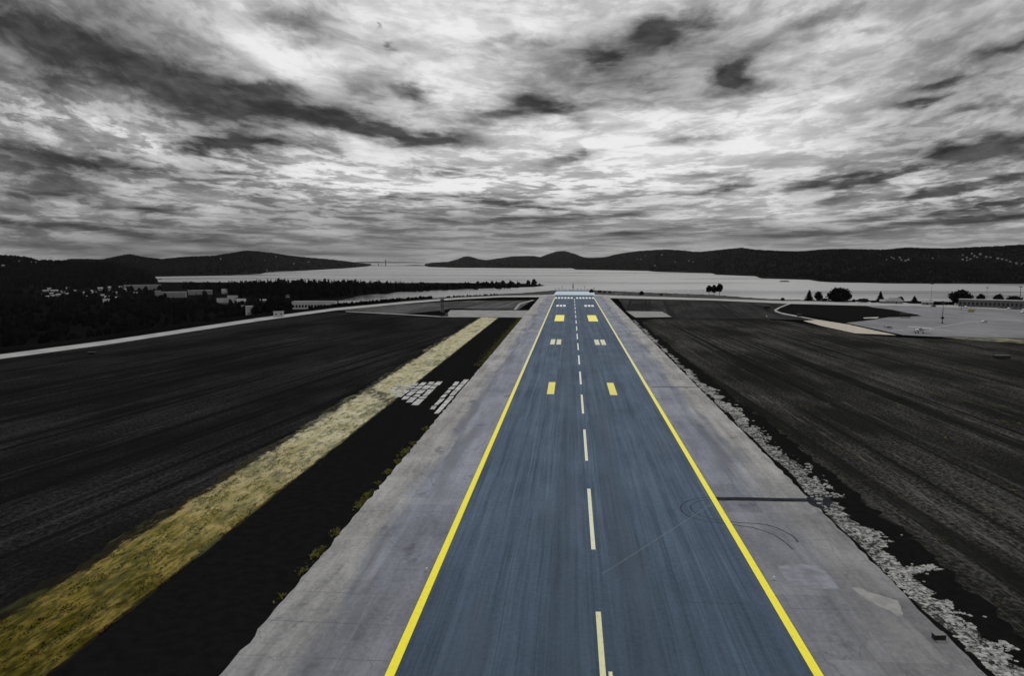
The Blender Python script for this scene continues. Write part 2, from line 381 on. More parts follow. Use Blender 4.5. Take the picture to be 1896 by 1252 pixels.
LOW = pxp([(632,574),(632,556.5),(673,547),(744,540.5),(870,535.5),(990,531.5),(1014,529),(985,526.5),(800,525),(520,524.5),(300,523.5),(0,521)], WATER) \
      + [(-2600,2300), (-2600,-450), (-350,-450), (-200,400), (-200,620)]
def terrain(X, Y):
    sp = sdist(PLAT, X, Y); sl = sdist(LOW, X, Y)
    n = vnoise(X, Y, 60, 3)*.6 + vnoise(X, Y, 23, 4)*.4
    low = np.clip(WATER - 4 + np.clip((sl+6)/14, 0, 1)*(4 - WATER + LAND), -40, LAND) + np.where(sl > 15, (n-.5)*2.0, 0)
    t = np.clip((sp + 42 + (n-.5)*10)/42, 0, 1); t = t*t*(3-2*t)
    return np.where(sp >= 0, 0.0, low*(1-t))
xs = np.concatenate([np.arange(-2600, -700, 24.0), np.arange(-700, 900.1, 10.0)]); ys = np.arange(-450, 2310, 11.0)
Xg, Yg = np.meshgrid(xs, ys); Zg = terrain(Xg, Yg); nx = len(xs); ny = len(ys)
V = np.stack([Xg, Yg, Zg], -1).reshape(-1, 3)
Fs = [(j*nx+i, j*nx+i+1, (j+1)*nx+i+1, (j+1)*nx+i) for j in range(ny-1) for i in range(nx-1)]
tag(obj('ground', V, Fs, M['ground']), 'dark mown airfield ground and low wooded shore', kind='structure')
def gz(x, y): return float(terrain(np.array([x], float), np.array([y], float))[0])
B = 24000
n = 12; g = np.linspace(-B, B, n+1)
tag(obj('water', [(x, y, WATER) for y in g for x in g], [(j*(n+1)+i, j*(n+1)+i+1, (j+1)*(n+1)+i+1, (j+1)*(n+1)+i) for j in range(n) for i in range(n)], M['water']), 'calm pale grey bay', kind='structure')

# ------------------------------------------------------------------ hills
RIDGE = {}
def interp(L, x): return np.interp(x, [a for a, b in L], [b for a, b in L])
def ridge(name, label, sky, shore, k, base=WATER, n=260, m=26, rough=1.0, amp=.12, seed=0, tail=1.6):
    x0, x1 = sky[0][0], sky[-1][0]; V = []
    pxs = np.linspace(x0, x1, n)
    for i, px in enumerate(pxs):
        ps = float(interp(sky, px)); pb = float(interp(shore, px))
        s = G(px, pb, base); ds = math.hypot(s.x-CAM.x, s.y-CAM.y); dc = ds*k
        crest = AT(px, ps, dc); fade = min(1, (px-x0)/((x1-x0)*.03+1), (x1-px)/((x1-x0)*.03+1) if x1 < 1896 and name else 1)
        hx = crest.z - base
        for j in range(m):
            t = j/(m-1)*tail; d = ds + (dc-ds)*t
            q = AT(px, ps, d)
            if t <= 1: pr = math.sin(t*math.pi/2)**1.25
            else: pr = max(-.3, 1 - ((t-1)/(tail-1))**1.5*1.2)
            e = float(vnoise(q.x, q.y, 160, seed) - .5)*.8 + float(vnoise(q.x, q.y, 60, seed+5)-.5)*.4
            w = math.sin(min(t, 1)*math.pi) if t < 1 else (t-1)
            z = base - 2 + (hx+2)*pr + hx*amp*2*e*w*rough
            if t < 1: z = min(z, CAMH + (crest.z - CAMH)*d/dc)     # never above the crest's line of sight
            V.append((q.x, q.y, z))
    Fs = [(i*m+j, (i+1)*m+j, (i+1)*m+j+1, i*m+j+1) for i in range(n-1) for j in range(m-1)]
    o = obj(name, V, Fs, M['hill'], smooth=True); tag(o, label, kind='structure')
    RIDGE[label] = BVHTree.FromPolygons([tuple(v) for v in V], Fs)
    return np.array(V).reshape(n, m, 3)
def forest(label, A, num, h=(8,14), crestn=0, tmax=1.6, tail=1.6):
    n, m, _ = A.shape; V = []; Fs = []
    def tree(p, hh):
        k = len(V); r = hh*random.uniform(.24,.42); a0 = random.random()*6
        top = random.random() < .45
        for q in range(5): V.append((p[0]+r*math.cos(a0+q*1.2566), p[1]+r*math.sin(a0+q*1.2566), p[2]+hh*(.15 if top else .25)))
        if top: V.append((p[0], p[1], p[2]+hh)); Fs.extend([(k+q, k+(q+1) % 5, k+5) for q in range(5)])
        else:
            for q in range(5): V.append((p[0]+r*.6*math.cos(a0+q*1.2566), p[1]+r*.6*math.sin(a0+q*1.2566), p[2]+hh*.8))
            V.append((p[0], p[1], p[2]+hh*.92))
            Fs.extend([(k+q, k+(q+1) % 5, k+5+(q+1) % 5, k+5+q) for q in range(5)] + [(k+5+q, k+5+(q+1) % 5, k+10) for q in range(5)])
    jc = int((m-1)/tail)
    for c in range(num+crestn):
        i = random.uniform(0, n-1.001); j = random.uniform(1, m*tmax/tail-2) if c < num else random.uniform(jc-1.2, jc+.8)
        j = min(j, m-1.01); i0, j0 = int(i), int(j); fi, fj = i-i0, j-j0
        p = A[i0,j0]*(1-fi)*(1-fj)+A[min(i0+1,n-1),j0]*fi*(1-fj)+A[i0,j0+1]*(1-fi)*fj+A[min(i0+1,n-1),j0+1]*fi*fj
        if p[2] < WATER+1: continue
        tree(p - np.array([0,0,h[0]*.35]), random.uniform(*h))
    tag(obj('forest', V, Fs, M['wood']), label, 'forest', kind='stuff')
SKY_A = [(60,491),(110,487),(130,483),(190,484),(215,478.5),(240,474),(270,480),(300,483),(340,479),(400,476),(440,469.5),(455,467),(500,470),(530,475),(560,478),(600,481),(640,485),(660,488),(690,490.5),(702,492)]
SH_A = [(60,514),(290,513),(400,511),(480,508),(495,504),(560,501.5),(640,497),(680,494),(702,493)]
A = ridge('hills', 'long dark ridge beyond the bay on the left', SKY_A, SH_A, 1.35, seed=1, n=300)
forest('dark wood covering the long left ridge across the bay', A, 7000, (8,15), 2600)
SKY_B = [(772,493),(800,487.5),(830,486),(845,482),(860,476),(870,476),(885,481),(900,483),(920,480),(950,476),(985,475),(1000,477.5),(1015,472),(1030,467),(1045,466),(1060,470),(1080,478),(1100,479),(1120,478),(1135,474),(1160,469.5),(1190,466),(1230,464),(1260,465.5),(1290,468.5),(1320,466.5),(1350,463.5),(1375,461.5),(1400,465.5),(1440,468),(1480,469),(1520,466),(1560,465),(1600,466),(1640,466.5),(1680,462.5),(1720,464),(1760,464),(1800,462),(1850,460),(1896,457),(1990,455),(2150,462)]
SH_B = [(772,494.5),(830,496),(1060,497),(1066,499.5),(1200,502),(1215,503.5),(1320,506.5),(1327,509),(1400,512),(1412,516),(1500,519),(1520,522),(1600,523),(1700,524.5),(1896,525),(2150,526)]
A = ridge('hills', 'long dark ridge beyond the bay on the right', SKY_B, SH_B, 1.5, seed=2, n=620, m=30)
forest('dark wood covering the long right ridge across the bay', A, 13000, (7,14), 6500)
SKY_C = [(1490,519),(1530,512),(1570,503),(1610,500),(1660,493),(1700,487),(1725,485.5),(1760,489),(1797,496),(1850,495),(1896,496),(1980,492),(2100,500)]
SH_C = [(1490,520.5),(1525,524),(1600,524.5),(1640,525.5),(1896,526.5),(2100,528)]
A = ridge('hills', 'low black wooded headland before the right ridge', SKY_C, SH_C, 1.22, seed=3, n=220, m=22, amp=.08)
forest('black wood on the low headland at the right shore', A, 5500, (7,12), 1200)
SKY_E = [(-260,486),(-80,480),(0,480),(30,481),(55,484),(70,490),(85,489),(120,491),(140,493),(200,493),(222,496),(240,501),(262,507),(280,515),(292,525),(300,530)]
SH_E = [(-260,540),(0,538),(120,537),(220,535),(300,533)]
A = ridge('hills', 'near black wooded hill behind the town on the left', SKY_E, SH_E, 1.3, base=LAND, seed=4, n=160, m=22, amp=.08)
forest('black wood on the near hill behind the town', A, 5500, (9,17), 1300)
ridge('hills', 'faint low island on the horizon between the ridges', [(640,486.6),(662,485),(690,484.7),(715,485.2),(745,485.2),(775,485.8),(800,486.6)], [(640,487.0),(800,487.1)], 1.1, n=60, m=10, amp=.02, seed=6)
ridge('hills', 'small low point of land beyond the bridge', [(738,492.4),(750,491.2),(770,490.6),(790,491.4),(800,492)], [(738,492.6),(800,492.9)], 1.1, n=40, m=10, amp=.02, seed=7)
for lab, pts in (('small flat rock islet in the bay off the headland', (1453, 521.8, 11)), ('thin dark skerry near the left ridge shore', (500, 503.6, 12))):
    p = G(pts[0], pts[1], WATER); mb = MB(); mb.blob((p.x, p.y, WATER-.5), (pts[2]*1.3, 9, 3.2), 12, 6, .2)
    tag(mb.o('islet', M['hill']), lab, 'islet')

# ------------------------------------------------------------------ airfield sheets
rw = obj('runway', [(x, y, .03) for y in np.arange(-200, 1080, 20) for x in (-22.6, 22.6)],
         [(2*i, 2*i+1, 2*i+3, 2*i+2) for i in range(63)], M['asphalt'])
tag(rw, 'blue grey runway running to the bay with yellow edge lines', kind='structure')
def bar(name, x0, x1, y0, y1, m, z=.036, jit=0.0):
    ysb = np.arange(y0, y1, 10.0).tolist() + [y1]
    V = [(x + random.gauss(0, jit), y, z) for y in ysb for x in (x0, x1)]
    return obj(name, V, [(2*i, 2*i+1, 2*i+3, 2*i+2) for i in range(len(ysb)-1)], m, rw)
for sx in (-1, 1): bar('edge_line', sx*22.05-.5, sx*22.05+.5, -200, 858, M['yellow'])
for y in range(9, 850, 50):
    if y+30 < 852: bar('centreline_stripe', -.42, .2, y, y+30, M['white'] if y > 60 else M['pale'])
bar('centreline_stripe', .48, .88, 40, 75.5, M['pale'])
for sx in (-1, 1):
    for k in range(6): a = sx*(1.9+3.55*k); bar('threshold_stripe', min(a, a+sx*2.2), max(a, a+sx*2.2), 838, 872, M['key'])
    for k in range(3): a = sx*(8.7+3.2*k); bar('touchdown_bar', min(a, a+sx*2.3), max(a, a+sx*2.3), 696, 722, M['key'])
    for k in range(2): a = sx*(8.7+3.2*k); bar('touchdown_bar', min(a, a+sx*2.3), max(a, a+sx*2.3), 382, 407, M['pale'])
    bar('touchdown_bar', min(sx*8.9, sx*11.2), max(sx*8.9, sx*11.2), 239, 263, M['aim'])
    bar('aiming_bar', min(sx*8.7, sx*15.3), max(sx*8.7, sx*15.3), 529, 588, M['aim'])
sheet('stopway', [(-25,925),(25,925),(27,1035),(-24,1035)], M['stopway'], .044)['kind'] = 'structure'
# shoulders (one on each side)
L = [(-39.4 + (.35 if random.random() < .5 else 0)*random.random() - random.random()*.35, y) for y in np.arange(-200, 905, 1.6)]
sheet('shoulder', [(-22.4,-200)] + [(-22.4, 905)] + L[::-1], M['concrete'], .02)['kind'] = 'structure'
R = [(39.2 + random.uniform(-.25,.2), y) for y in np.arange(-200, 905, 2.2)]
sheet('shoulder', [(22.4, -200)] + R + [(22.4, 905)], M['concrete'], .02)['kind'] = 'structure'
# fields
LF = pxp([(0,662),(200,636),(480,594),(620,578),(720,583),(800,589),(905,591)])
fl = [(-340,-300)] + [(-252.0, 330.0)] + LF + [(-72, 560), (-72,-300)]
sheet('grass_field', [(-330,-300)] + LF[:-1] + [(-71,562),(-71,-300)], M['field_l'], .006)['kind'] = 'structure'
sheet('grass_field', [(44,-300),(330,-300)] + pxp([(2300,646),(1896,631),(1700,627),(1600,621),(1480,598),(1400,589),(1250,589),(1200,592)]) + [(44,520)], M['field_r'], .006)['kind'] = 'structure'
def wedge(name, L, m, z, jit=0.0, step=4.0):
    o = sheet(name, dense(pxp(L), step, jit), m, z); o['kind'] = 'structure'; return o
wedge('grass_field', [(740,582),(818,575),(835,571),(960,573.5),(985,556.5),(870,557),(700,566),(620,574)], mat('grey_field', fn=field_fn(.1,(.03,.03,.03),(.17,.17,.172)), rough=1, spec=.02), .010)
# dark verge between shoulder and dry strip, and behind the rubble
sheet('verge', dense([(-57,-300),(-39,-300),(-39,562),(-57,562)], 3, .1), M['black_grass'], .008)['kind'] = 'structure'
sheet('verge', [(39,-300)] + [(float(np.interp(y, [-300,60,180,240,330,420,500,525], [46,48.6,48.6,47.3,46,45.4,44,39.6])) + 2.2*(float(vnoise(5, y, 11, 7))-.5) + 1.6*(float(vnoise(8, y, 3, 2))-.5) + random.gauss(0,.3), y) for y in np.arange(-300, 526, 1.3)] + [(39,526)], M['black_grass'], .012)['kind'] = 'structure'
# dry yellow strip
P = [(-57.0, -300)] + [(-57 + random.gauss(0,.12), y) for y in np.arange(-295, 560, 2.5)] + [(-72.3 + 1.3*(float(vnoise(0, y, 37, 8))-.5)*2 + 1.1*(float(vnoise(0, y, 9, 3))-.5)*2 + random.gauss(0,.45), y) for y in np.arange(560, -300, -1.8)]
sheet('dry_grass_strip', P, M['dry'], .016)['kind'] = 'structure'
def tufts(name, label, pts, m, h=(.25,.6), cat='grass'):
    V = []; Fs = []
    for (x, y) in pts:
        hh = random.uniform(*h); k0 = random.random()*6
        for q in range(4):
            a = k0+q*1.6+random.random()*.5; k = len(V); l = hh*random.uniform(.5,1.1); w = hh*.35
            V += [(x-w*math.sin(a), y+w*math.cos(a), .01), (x+w*math.sin(a), y-w*math.cos(a), .01), (x+l*math.cos(a)*.9, y+l*math.sin(a)*.9, hh)]
            Fs.append((k, k+1, k+2))
    tag(obj(name, V, Fs, m), label, cat, kind='stuff')
def tuft_pts(n):
    out = []
    while len(out) < n:
        y = 40 + 330*random.random()**1.5; x = -56.8 - 15.6*random.random()
        if vnoise(x*1.3, y*.45, 2.0, 31) > .60: out.append((x, y))
    return out
tufts('dry_grass', 'dry yellow grass tufts on the strip left of the runway', tuft_pts(7000), M['dry'], (.08,.24))
# rows of pale concrete slabs crossing the verge
def cell_path(name, u0, u1, y0f, y1f, cols, rows, seed):
    random.seed(seed); mb = MB()
    for c in range(cols):
        a0 = u0 + (u1-u0)*c/cols; a1 = u0 + (u1-u0)*(c+1)/cols
        yy0 = y0f((a0+a1)/2); yy1 = y1f((a0+a1)/2); cuts = sorted([0, 1] + [(k + random.uniform(-.3,.3))/rows for k in range(1, rows)])
        for k in range(len(cuts)-1):
            b0 = yy0 + (yy1-yy0)*cuts[k]; b1 = yy0 + (yy1-yy0)*cuts[k+1]
            g1 = .3; g2 = 1.5; j = lambda s=.3: random.uniform(-s, s)
            if b1-b0 < 2.2: continue
            P = [(a0+g1+j(), b0+g2/2+j(.3)), (a1-g1+j(), b0+g2/2+j(.3)), (a1-g1+j(), b1-g2/2+j(.3)), (a0+g1+j(), b1-g2/2+j(.3))]
            mb.prism(P, .0, .05 + random.uniform(0,.03))
    o = mb.o(name, M['slab']); o['kind'] = 'structure'; random.seed(seed+1)
cell_path('slab_path', -44.3, -42.2, lambda x: 211, lambda x: 262, 1, 6, 21)
cell_path('slab_path', -42.1, -39.75, lambda x: 205, lambda x: 267, 1, 2, 25)
cell_path('slab_path', -63.4, -48.2, lambda x: 214 + (-48-x)*1.75, lambda x: 263 + (x+48)*.55, 6, 5, 31)
# roads, pads, apron
road_m = M['road']
wedge('perimeter_road', [(-40,666),(0,656.5),(200,630.5),(480,588.5),(620,570.5),(740,559.5),(850,551.0),(930,547.6),(1000,546.3),(1026,545.2),(1100,545.2),(1140,547),(1300,552.2),(1440,557),(1600,558.8),(1700,561.3),(1896,563.5),(2060,567),(2060,580),
      (1896,574.5),(1700,566.8),(1600,566.2),(1465,562.8),(1320,556.3),(1140,552.4),(1026,551.4),(1000,550.2),(930,550.3),(850,554.2),(740,563.2),(620,575),(480,594.5),(200,638),(0,665),(-40,677)], M['road'], .014, .12, 8)
wedge('concrete_pad', [(822,587.2),(834,574.3),(980,575),(972,588)], M['pad'], .018, .3)
wedge('path', [(822,587.6),(737,582.6),(640,577.5),(640,576.4),(737,581),(822,586)], M['pad'], .019, .1)
wedge('path', [(951,573.5),(960,562),(985,555.4),(990,556),(964,563.6),(956,573.8)], M['pad'], .020, .1)
wedge('concrete_pad', [(1160,576.3),(1224,577),(1234,581),(1243,587.3),(1176,588)], M['pad'], .018, .3)
wedge('path', [(1465,562.5),(1445,570),(1437,575),(1447,579),(1516,592.3),(1510,592.5),(1452,582.5),(1436,577.6),(1433,574.5),(1441,569.5),(1459,562.5)], M['road'], .022, .1)
wedge('gravel_verge', [(1487,594.2),(1515,592.2),(1571,601),(1660,621),(1583,617.2),(1520,603.5)], M['tan'], .024, .2)
wedge('apron', [(1566,598),(1600,594.5),(1646,587.4),(1708,585.3),(1640,574),(1600,565.8),(1700,566.5),(1896,574),(2060,579),(2300,590),(2300,637),(1896,626.6),(1730,623.3),(1672,620.5)], M['apron'], .016, .15)
wedge('grass_island', [(1467,566),(1600,567),(1650,573.5),(1702,583.5),(1680,587),(1646,587.5),(1600,594),(1566,598),(1530,590),(1452,579),(1440,575),(1450,569.5)], M['black_grass'], .021, .3)
wedge('grass_field', [(1144,553),(1320,557),(1459,563),(1433,574.5),(1452,583),(1510,593),(1400,590),(1244,588.5),(1224,576.5),(1160,576)], mat('dark_field', fn=field_fn(.1,(.0075,.0075,.0075),(.06,.06,.06)), rough=1, spec=.02), .010, .3)
wedge('grass_field', [(740,556.8),(850,548.9),(930,545.2),(1000,541.8),(1028,538.5),(1028,545.0),(1000,546.1),(930,547.3),(850,550.6),(740,559)], mat('shore_field', fn=field_fn(.1,(.03,.03,.03),(.10,.10,.10)), rough=1, spec=.02), .010, .2)
wedge('grass_field', [(1100,538.5),(1180,541.8),(1300,545.6),(1420,553.6),(1500,556.2),(1440,556.8),(1300,552),(1140,546.8),(1100,545)], mat('shore_field', fn=field_fn(.1,(.03,.03,.03),(.12,.12,.12)), rough=1, spec=.02), .010, .2)
def verge_y(nb, b, pos):
    n = nb.noise(nb.map(pos, sc=(.12,.12,1)), 1, 4, .65)
    nb.put(b.inputs['Base Color'], nb.mix(nb.rng(n, .42, .6), (.03,.03,.02), (.17,.165,.08)))
wedge('yellow_verge', [(1740,624.2),(1896,627.2),(2200,634),(2200,646),(1896,636),(1820,631),(1770,627.5)], mat('yellow_verge', fn=verge_y, rough=1), .013, .25)
wedge('concrete_edge', [(1598,588.4),(1628,587),(1624,589.3),(1600,590)], M['slab'], .026)
# marks on the pavement
def strip(name, pts, w, m, z, label):
    V = []
    for i, p in enumerate(pts):
        a = Vector(pts[max(i-1,0)][:2]); b = Vector(pts[min(i+1,len(pts)-1)][:2]); t = (b-a).normalized(); nn = Vector((-t.y, t.x))
        ww = w[i] if hasattr(w,'__len__') else w
        V += [(p[0]+nn.x*ww/2, p[1]+nn.y*ww/2, z), (p[0]-nn.x*ww/2, p[1]-nn.y*ww/2, z)]
    Fs = [(2*i, 2*i+1, 2*i+3, 2*i+2) for i in range(len(pts)-1)]
    me = mesh(name, V, Fs, m)
    if me.polygons[0].normal.z < 0: me.flip_normals()
    return tag(link(name, me), label, kind='structure')
TAXI = 1
def curve(pts, n=10):                              # Catmull-Rom through pixel points on the pavement
    P = [G(*p) for p in pts]; P = [P[0]] + P + [P[-1]]; out = []
    for i in range(1, len(P)-2):
        for k in range(n):
            t = k/n; a, b, c, d = P[i-1:i+3]
            out.append(.5*((2*b)+(c-a)*t+(2*a-5*b+4*c-d)*t*t+(3*b-a-3*c+d)*t**3))
    return out + [P[-2]]
strip('tyre_mark', curve([(1345,922),(1310,921.5),(1278,927),(1261,938),(1266,951),(1290,962),(1340,970),(1395,978)]), .32, M['tyre'], .0335, 'outer dark loop of a tyre mark beside the right yellow line')
strip('tyre_mark', curve([(1330,926),(1300,927.5),(1284,933),(1279,941),(1290,952),(1320,962),(1362,968),(1420,973),(1462,990),(1478,1005)]), .28, M['tyre'], .0337, 'inner dark loop of a tyre mark trailing onto the right shoulder')
strip('tyre_mark', curve([(1395,978),(1430,990),(1452,1004),(1468,1018)]), .22, M['tyre'], .0341, 'faint tail of a tyre mark on the right shoulder')
strip('drain_channel', curve([(1326,924.5),(1380,924.8),(1440,926.2),(1502,927)], 4), 2.0, M['tar'], .0285, 'dark drain strip across the right shoulder')
strip('joint', curve([(1206,717.3),(1260,717.3),(1301,717.5)], 4), .9, M['tar'], .0285, 'thin dark joint across the right shoulder')
for y0, xa, xb, w_, zz in ((650.5,1169,1246,.45,.0281),(593,1130,1196,.9,.0281),(607,1140,1215,.6,.0281)):
    strip('joint', [G(xa,y0), G((xa+xb)/2,y0+.3), G(xb,y0+.2)], w_, M['tyre'], zz, 'faint dark joint across the far right shoulder')
strip('scratch', curve([(1115,1064),(1200,1010),(1262,970),(1318,934)], 4), .11, M['scratch'], .0352, 'thin pale scratch running diagonally over the runway')
strip('taxi_line', curve([(1650,612),(1735,606),(1800,596),(1896,592)], 5), .7, M['slab'], .0285, 'thin pale guide line curving across the apron')
strip('taxi_line', curve([(1728,609),(1790,616),(1850,622)], 5), .7, M['slab'], .0285, 'thin pale guide line near the lower apron edge')
strip('taxi_line', curve([(1640,570.5),(1720,576),(1800,585),(1896,594)], 5), .9, M['slab'], .0285, 'faint pale guide line down the upper apron')
wedge('drain_stain', [(1494,922),(1510,914),(1530,916),(1541,929),(1538,938),(1524,944),(1506,938),(1496,931)], M['tar'], .0400, .12, .7)
wedge('repair_patch', [(1577,1089),(1592,1088),(1606,1097),(1622,1101),(1645,1108),(1662,1113),(1668,1124),(1672,1136),(1669,1142),(1660,1142),(1648,1132),(1628,1124),(1608,1114),(1590,1101)], M['patch'], .0286, .06, .5)
wedge('repair_patch', [(1462,1085),(1500,1090),(1545,1094),(1556,1092),(1520,1050),(1480,1046),(1440,1050)], mat('blue_repair', (.17,.175,.205), .85, .25, .5), .0283, .08, .8)
# pale rubble along the right shoulder
def rubble():
    V = []; Fs = []
    ico = [(0,0,-.5),(.9,0,-.1),(.3,.85,-.1),(-.75,.5,-.1),(-.75,-.5,-.1),(.3,-.85,-.1),(.55,.4,.45),(-.2,.65,.5),(-.65,0,.42),(-.2,-.65,.5),(.55,-.4,.45),(0,0,.62)]
    ff = [(0,2,1),(0,3,2),(0,4,3),(0,5,4),(0,1,5),(1,2,6),(2,3,7),(3,4,8),(4,5,9),(5,1,10),(1,6,10),(2,7,6),(3,8,7),(4,9,8),(5,10,9),(6,7,11),(7,8,11),(8,9,11),(9,10,11),(10,6,11)]
    def prof(y):
        a = 39.5 + .9*max(0, vnoise(3, y, 14, 1)-.35)*2; w = np.interp(y, [60,75,90,105,118,128,140,160,200,225,238,250,262,300,400,540], [4.2,4.6,4.8,5.6,6.4,7,6.6,6.2,6.2,5.2,4.5,6.5,2.4,2.3,2.2,1.6])
        return a, w*(.72+.5*float(vnoise(9, y, 9, 2)))
    for c in range(9500):
        y = 60 + 480*random.random()**2.0; a, w = prof(y); w *= 1.35 if random.random() < .04 else 1
        u = random.random(); x = a + w*u
        if vnoise(x, y, 1.5, 5)*.6+vnoise(x, y, 3.6, 6)*.4 < .44 + .16*(u > .7) + .12*(u < .1): continue
        if (x-44.5)**2/16 + (y-133.5)**2/14 < 1: continue
        if y > 258 and vnoise(x*.1, y, 7, 9) < .45: continue
        s = random.uniform(.08,.36)*(1.7 if y > 200 else 1)*(1+1.2*(random.random() < .08)); rz = random.random()*6.28; k = len(V); sx, sy, sz = s*random.uniform(.8,1.5), s*random.uniform(.7,1.3), s*random.uniform(.12,.34)
        for (p, q, r) in ico:
            p *= sx*random.uniform(.8,1.2); q *= sy*random.uniform(.8,1.2)
            V.append((x+p*math.cos(rz)-q*math.sin(rz), y+p*math.sin(rz)+q*math.cos(rz), .03+r*sz))
        Fs += [tuple(k+i for i in f) for f in ff]
    # the spur of pale debris beyond the strip
    for _ in range(260):
        t = random.random(); q = G(1668+62*t, 1062-12*t); x = q.x+random.gauss(0,.35); y = q.y+random.gauss(0,.55); s = random.uniform(.10,.34); rz = random.random()*6.28; k = len(V)
        for (p, q_, r) in ico:
            p *= s*random.uniform(.9,1.3); q_ *= s*random.uniform(.7,1.2)
            V.append((x+p*math.cos(rz)-q_*math.sin(rz), y+p*math.sin(rz)+q_*math.cos(rz), .03+r*s*.4))
        Fs += [tuple(k+i for i in f) for f in ff]
    return V, Fs
V, Fs = rubble(); tag(obj('rubble', V, Fs, M['rock']), 'pale broken rubble lying along the right edge of the pavement', 'rubble', kind='stuff')
def gravel_bed():                                  # ragged pale silt between the stones
    L = []; Rr = []
    for y in np.arange(60, 540, 1.3):
        w = np.interp(y, [60,75,90,105,118,128,140,160,200,225,238,250,262,300,400,540], [4.0,4.4,4.6,5.2,6.2,6.8,6.4,6,6,5,4.3,6.3,1.9,1.9,1.8,1.2])
        L.append((39.4 + .9*max(0, float(vnoise(3, y, 14, 1))-.35)*2 + random.uniform(0,.25), y))
        Rr.append((39.8 + max(.3, w*(.42+.45*float(vnoise(9, y, 9, 2))) + random.gauss(0,.42) + (float(vnoise(4, y, 3, 3))-.5)*2.0), y))
    return L + Rr[::-1]
def silt(nb, b, pos):
    n = nb.noise(nb.map(pos, sc=(1.1,.8,1)), 1, 6, .75)
    nb.put(b.inputs['Base Color'], nb.mix(nb.rng(n, .49, .55), (.008,.008,.008), nb.mix(nb.noise(pos, 2.5, 3), (.10,.10,.098), (.30,.30,.293))))
sheet('rubble_bed', gravel_bed(), mat('pale_silt', fn=silt, rough=1), .018)['kind'] = 'structure'
# green weeds
def strewn(n, x0, x1, y0, y1, sd=14, th=.55):
    out = []
    while len(out) < n:
        x = random.uniform(x0, x1); y = random.uniform(y0, y1)
        if vnoise(0, y, sd, 12) > th: out.append((x, y))
    return out
tufts('weeds', 'green yellow weeds along the left pavement edge', [(-39.7-abs(random.gauss(0,.55))+random.gauss(0,.1), c+random.gauss(0,w)) for c,w,nn in ((104,1.2,90),(113,.8,60),(127,1.4,150),(132,1.0,110),(139,.5,40),(147,.9,110),(155,.7,80),(163,1.6,190),(171,.8,60),(186,1.2,40),(98,.5,20),(90,.6,12)) for _ in range(nn)] + [(-39.5-abs(random.gauss(0,1.6)), random.uniform(300, 555)) for _ in range(2600)], M['weed'], (.15,.45), 'weeds')
tufts('weeds', 'yellow green weed patches in the dark field right of the runway', [(a+random.gauss(0,1.6), b+random.gauss(0,2.6)) for a, b in [(51+random.random()*20, random.uniform(88,190)) for _ in range(26)] for _ in range(60)], M['weed_d'], (.06,.16), 'weeds')

# ------------------------------------------------------------------ trees
def crown_round(rx, rz, cz, n, lobes=7, leaf=.9):
    L = [(0, 0, cz-.05*rz, .86), (rx*.12, 0, cz+.38*rz, .6), (-rx*.2, 0, cz+.22*rz, .6)] + [(rx*.5*math.cos(a+random.random()), rx*.5*math.sin(a+random.random()), cz + rz*random.uniform(-.52,.1), random.uniform(.44,.6)) for a in np.linspace(0, 6.28, lobes)]
    mb = MB()
    for (x, y, z, s) in L: mb.blob((x, y, z), (rx*s*.84, rx*s*.84, rz*s*.88), 9, 6, .14)
    for _ in range(n):
        x, y, z, s = random.choice(L); d = Vector((random.gauss(0,1), random.gauss(0,1), random.gauss(0,1))).normalized()*random.uniform(.75,1.16)
        c = Vector((x + d.x*rx*s, y + d.y*rx*s, z + d.z*rz*s)); u = Vector((random.gauss(0,1), random.gauss(0,1), random.gauss(0,1))).normalized(); v = u.orthogonal().normalized(); l = leaf*random.uniform(.5,1.2)
        mb.add([c+u*l, c+v*l*.6, c-u*l*.8, c-v*l*.7], [(0,1,2,3)])
    return mb
def crown_cone(r, z0, z1, n, leaf=.7):
    mb = MB(); tiers = 7
    for t in range(tiers):
        za = z0 + (z1-z0)*t/tiers; zb = min(z1, za + (z1-z0)/tiers*1.7); ra = r*(1-t/tiers)**.85*random.uniform(.85,1.1)
        k = 9; P = [(ra*random.uniform(.72,1.1)*math.cos(2*math.pi*i/k), ra*random.uniform(.72,1.1)*math.sin(2*math.pi*i/k), za-random.random()*.3) for i in range(k)]
        mb.add(P + [(0,0,zb)], [(i,(i+1)%k,k) for i in range(k)])
    for _ in range(n):
        t = random.random()**1.3; a = random.random()*6.28; rr = r*(1-t)*random.uniform(.7,1.15)+.1
        c = Vector((rr*math.cos(a), rr*math.sin(a), z0+(z1-z0)*t)); u = Vector((math.cos(a), math.sin(a), -.35)).normalized(); v = Vector((-math.sin(a), math.cos(a), 0)); l = leaf*random.uniform(.5,1.1)*(1-.5*t)
        mb.add([c+u*l, c+v*l*.45, c-u*l*.6, c-v*l*.45], [(0,1,2,3)])
    return mb
def make_tree(name, kind, h, r, clear=.18, n=420, cat='tree'):
    t = empty(name, (0,0,0)); mb = MB()
    mb.tube([(0,0,-.6),(.05*r,0,h*clear),(0,.04*r,h*.55)], [h*.022+.08, h*.017+.05, h*.008], 7)
    for a in (0.5, 2.6, 4.6): mb.tube([(0,0,h*clear),(r*.35*math.cos(a), r*.35*math.sin(a), h*(clear+.22))], [h*.011, h*.005], 5)
    mb.o('trunk', M['trunk'], t)
    if kind == 'cone': crown_cone(r, h*clear*.7, h, n, .12*h).o('crown', M['needle'], t)
    else: crown_round(r, h*(1-clear)/2*1.02, h*(1+clear)/2-.02*h, n, leaf=.09*h).o('crown', M['leaf'], t)
    t['category'] = cat
    return t
def make_bush(h, r, n=160):
    mb = crown_round(r, h/2, h/2, n, 5, .2*h); return mb
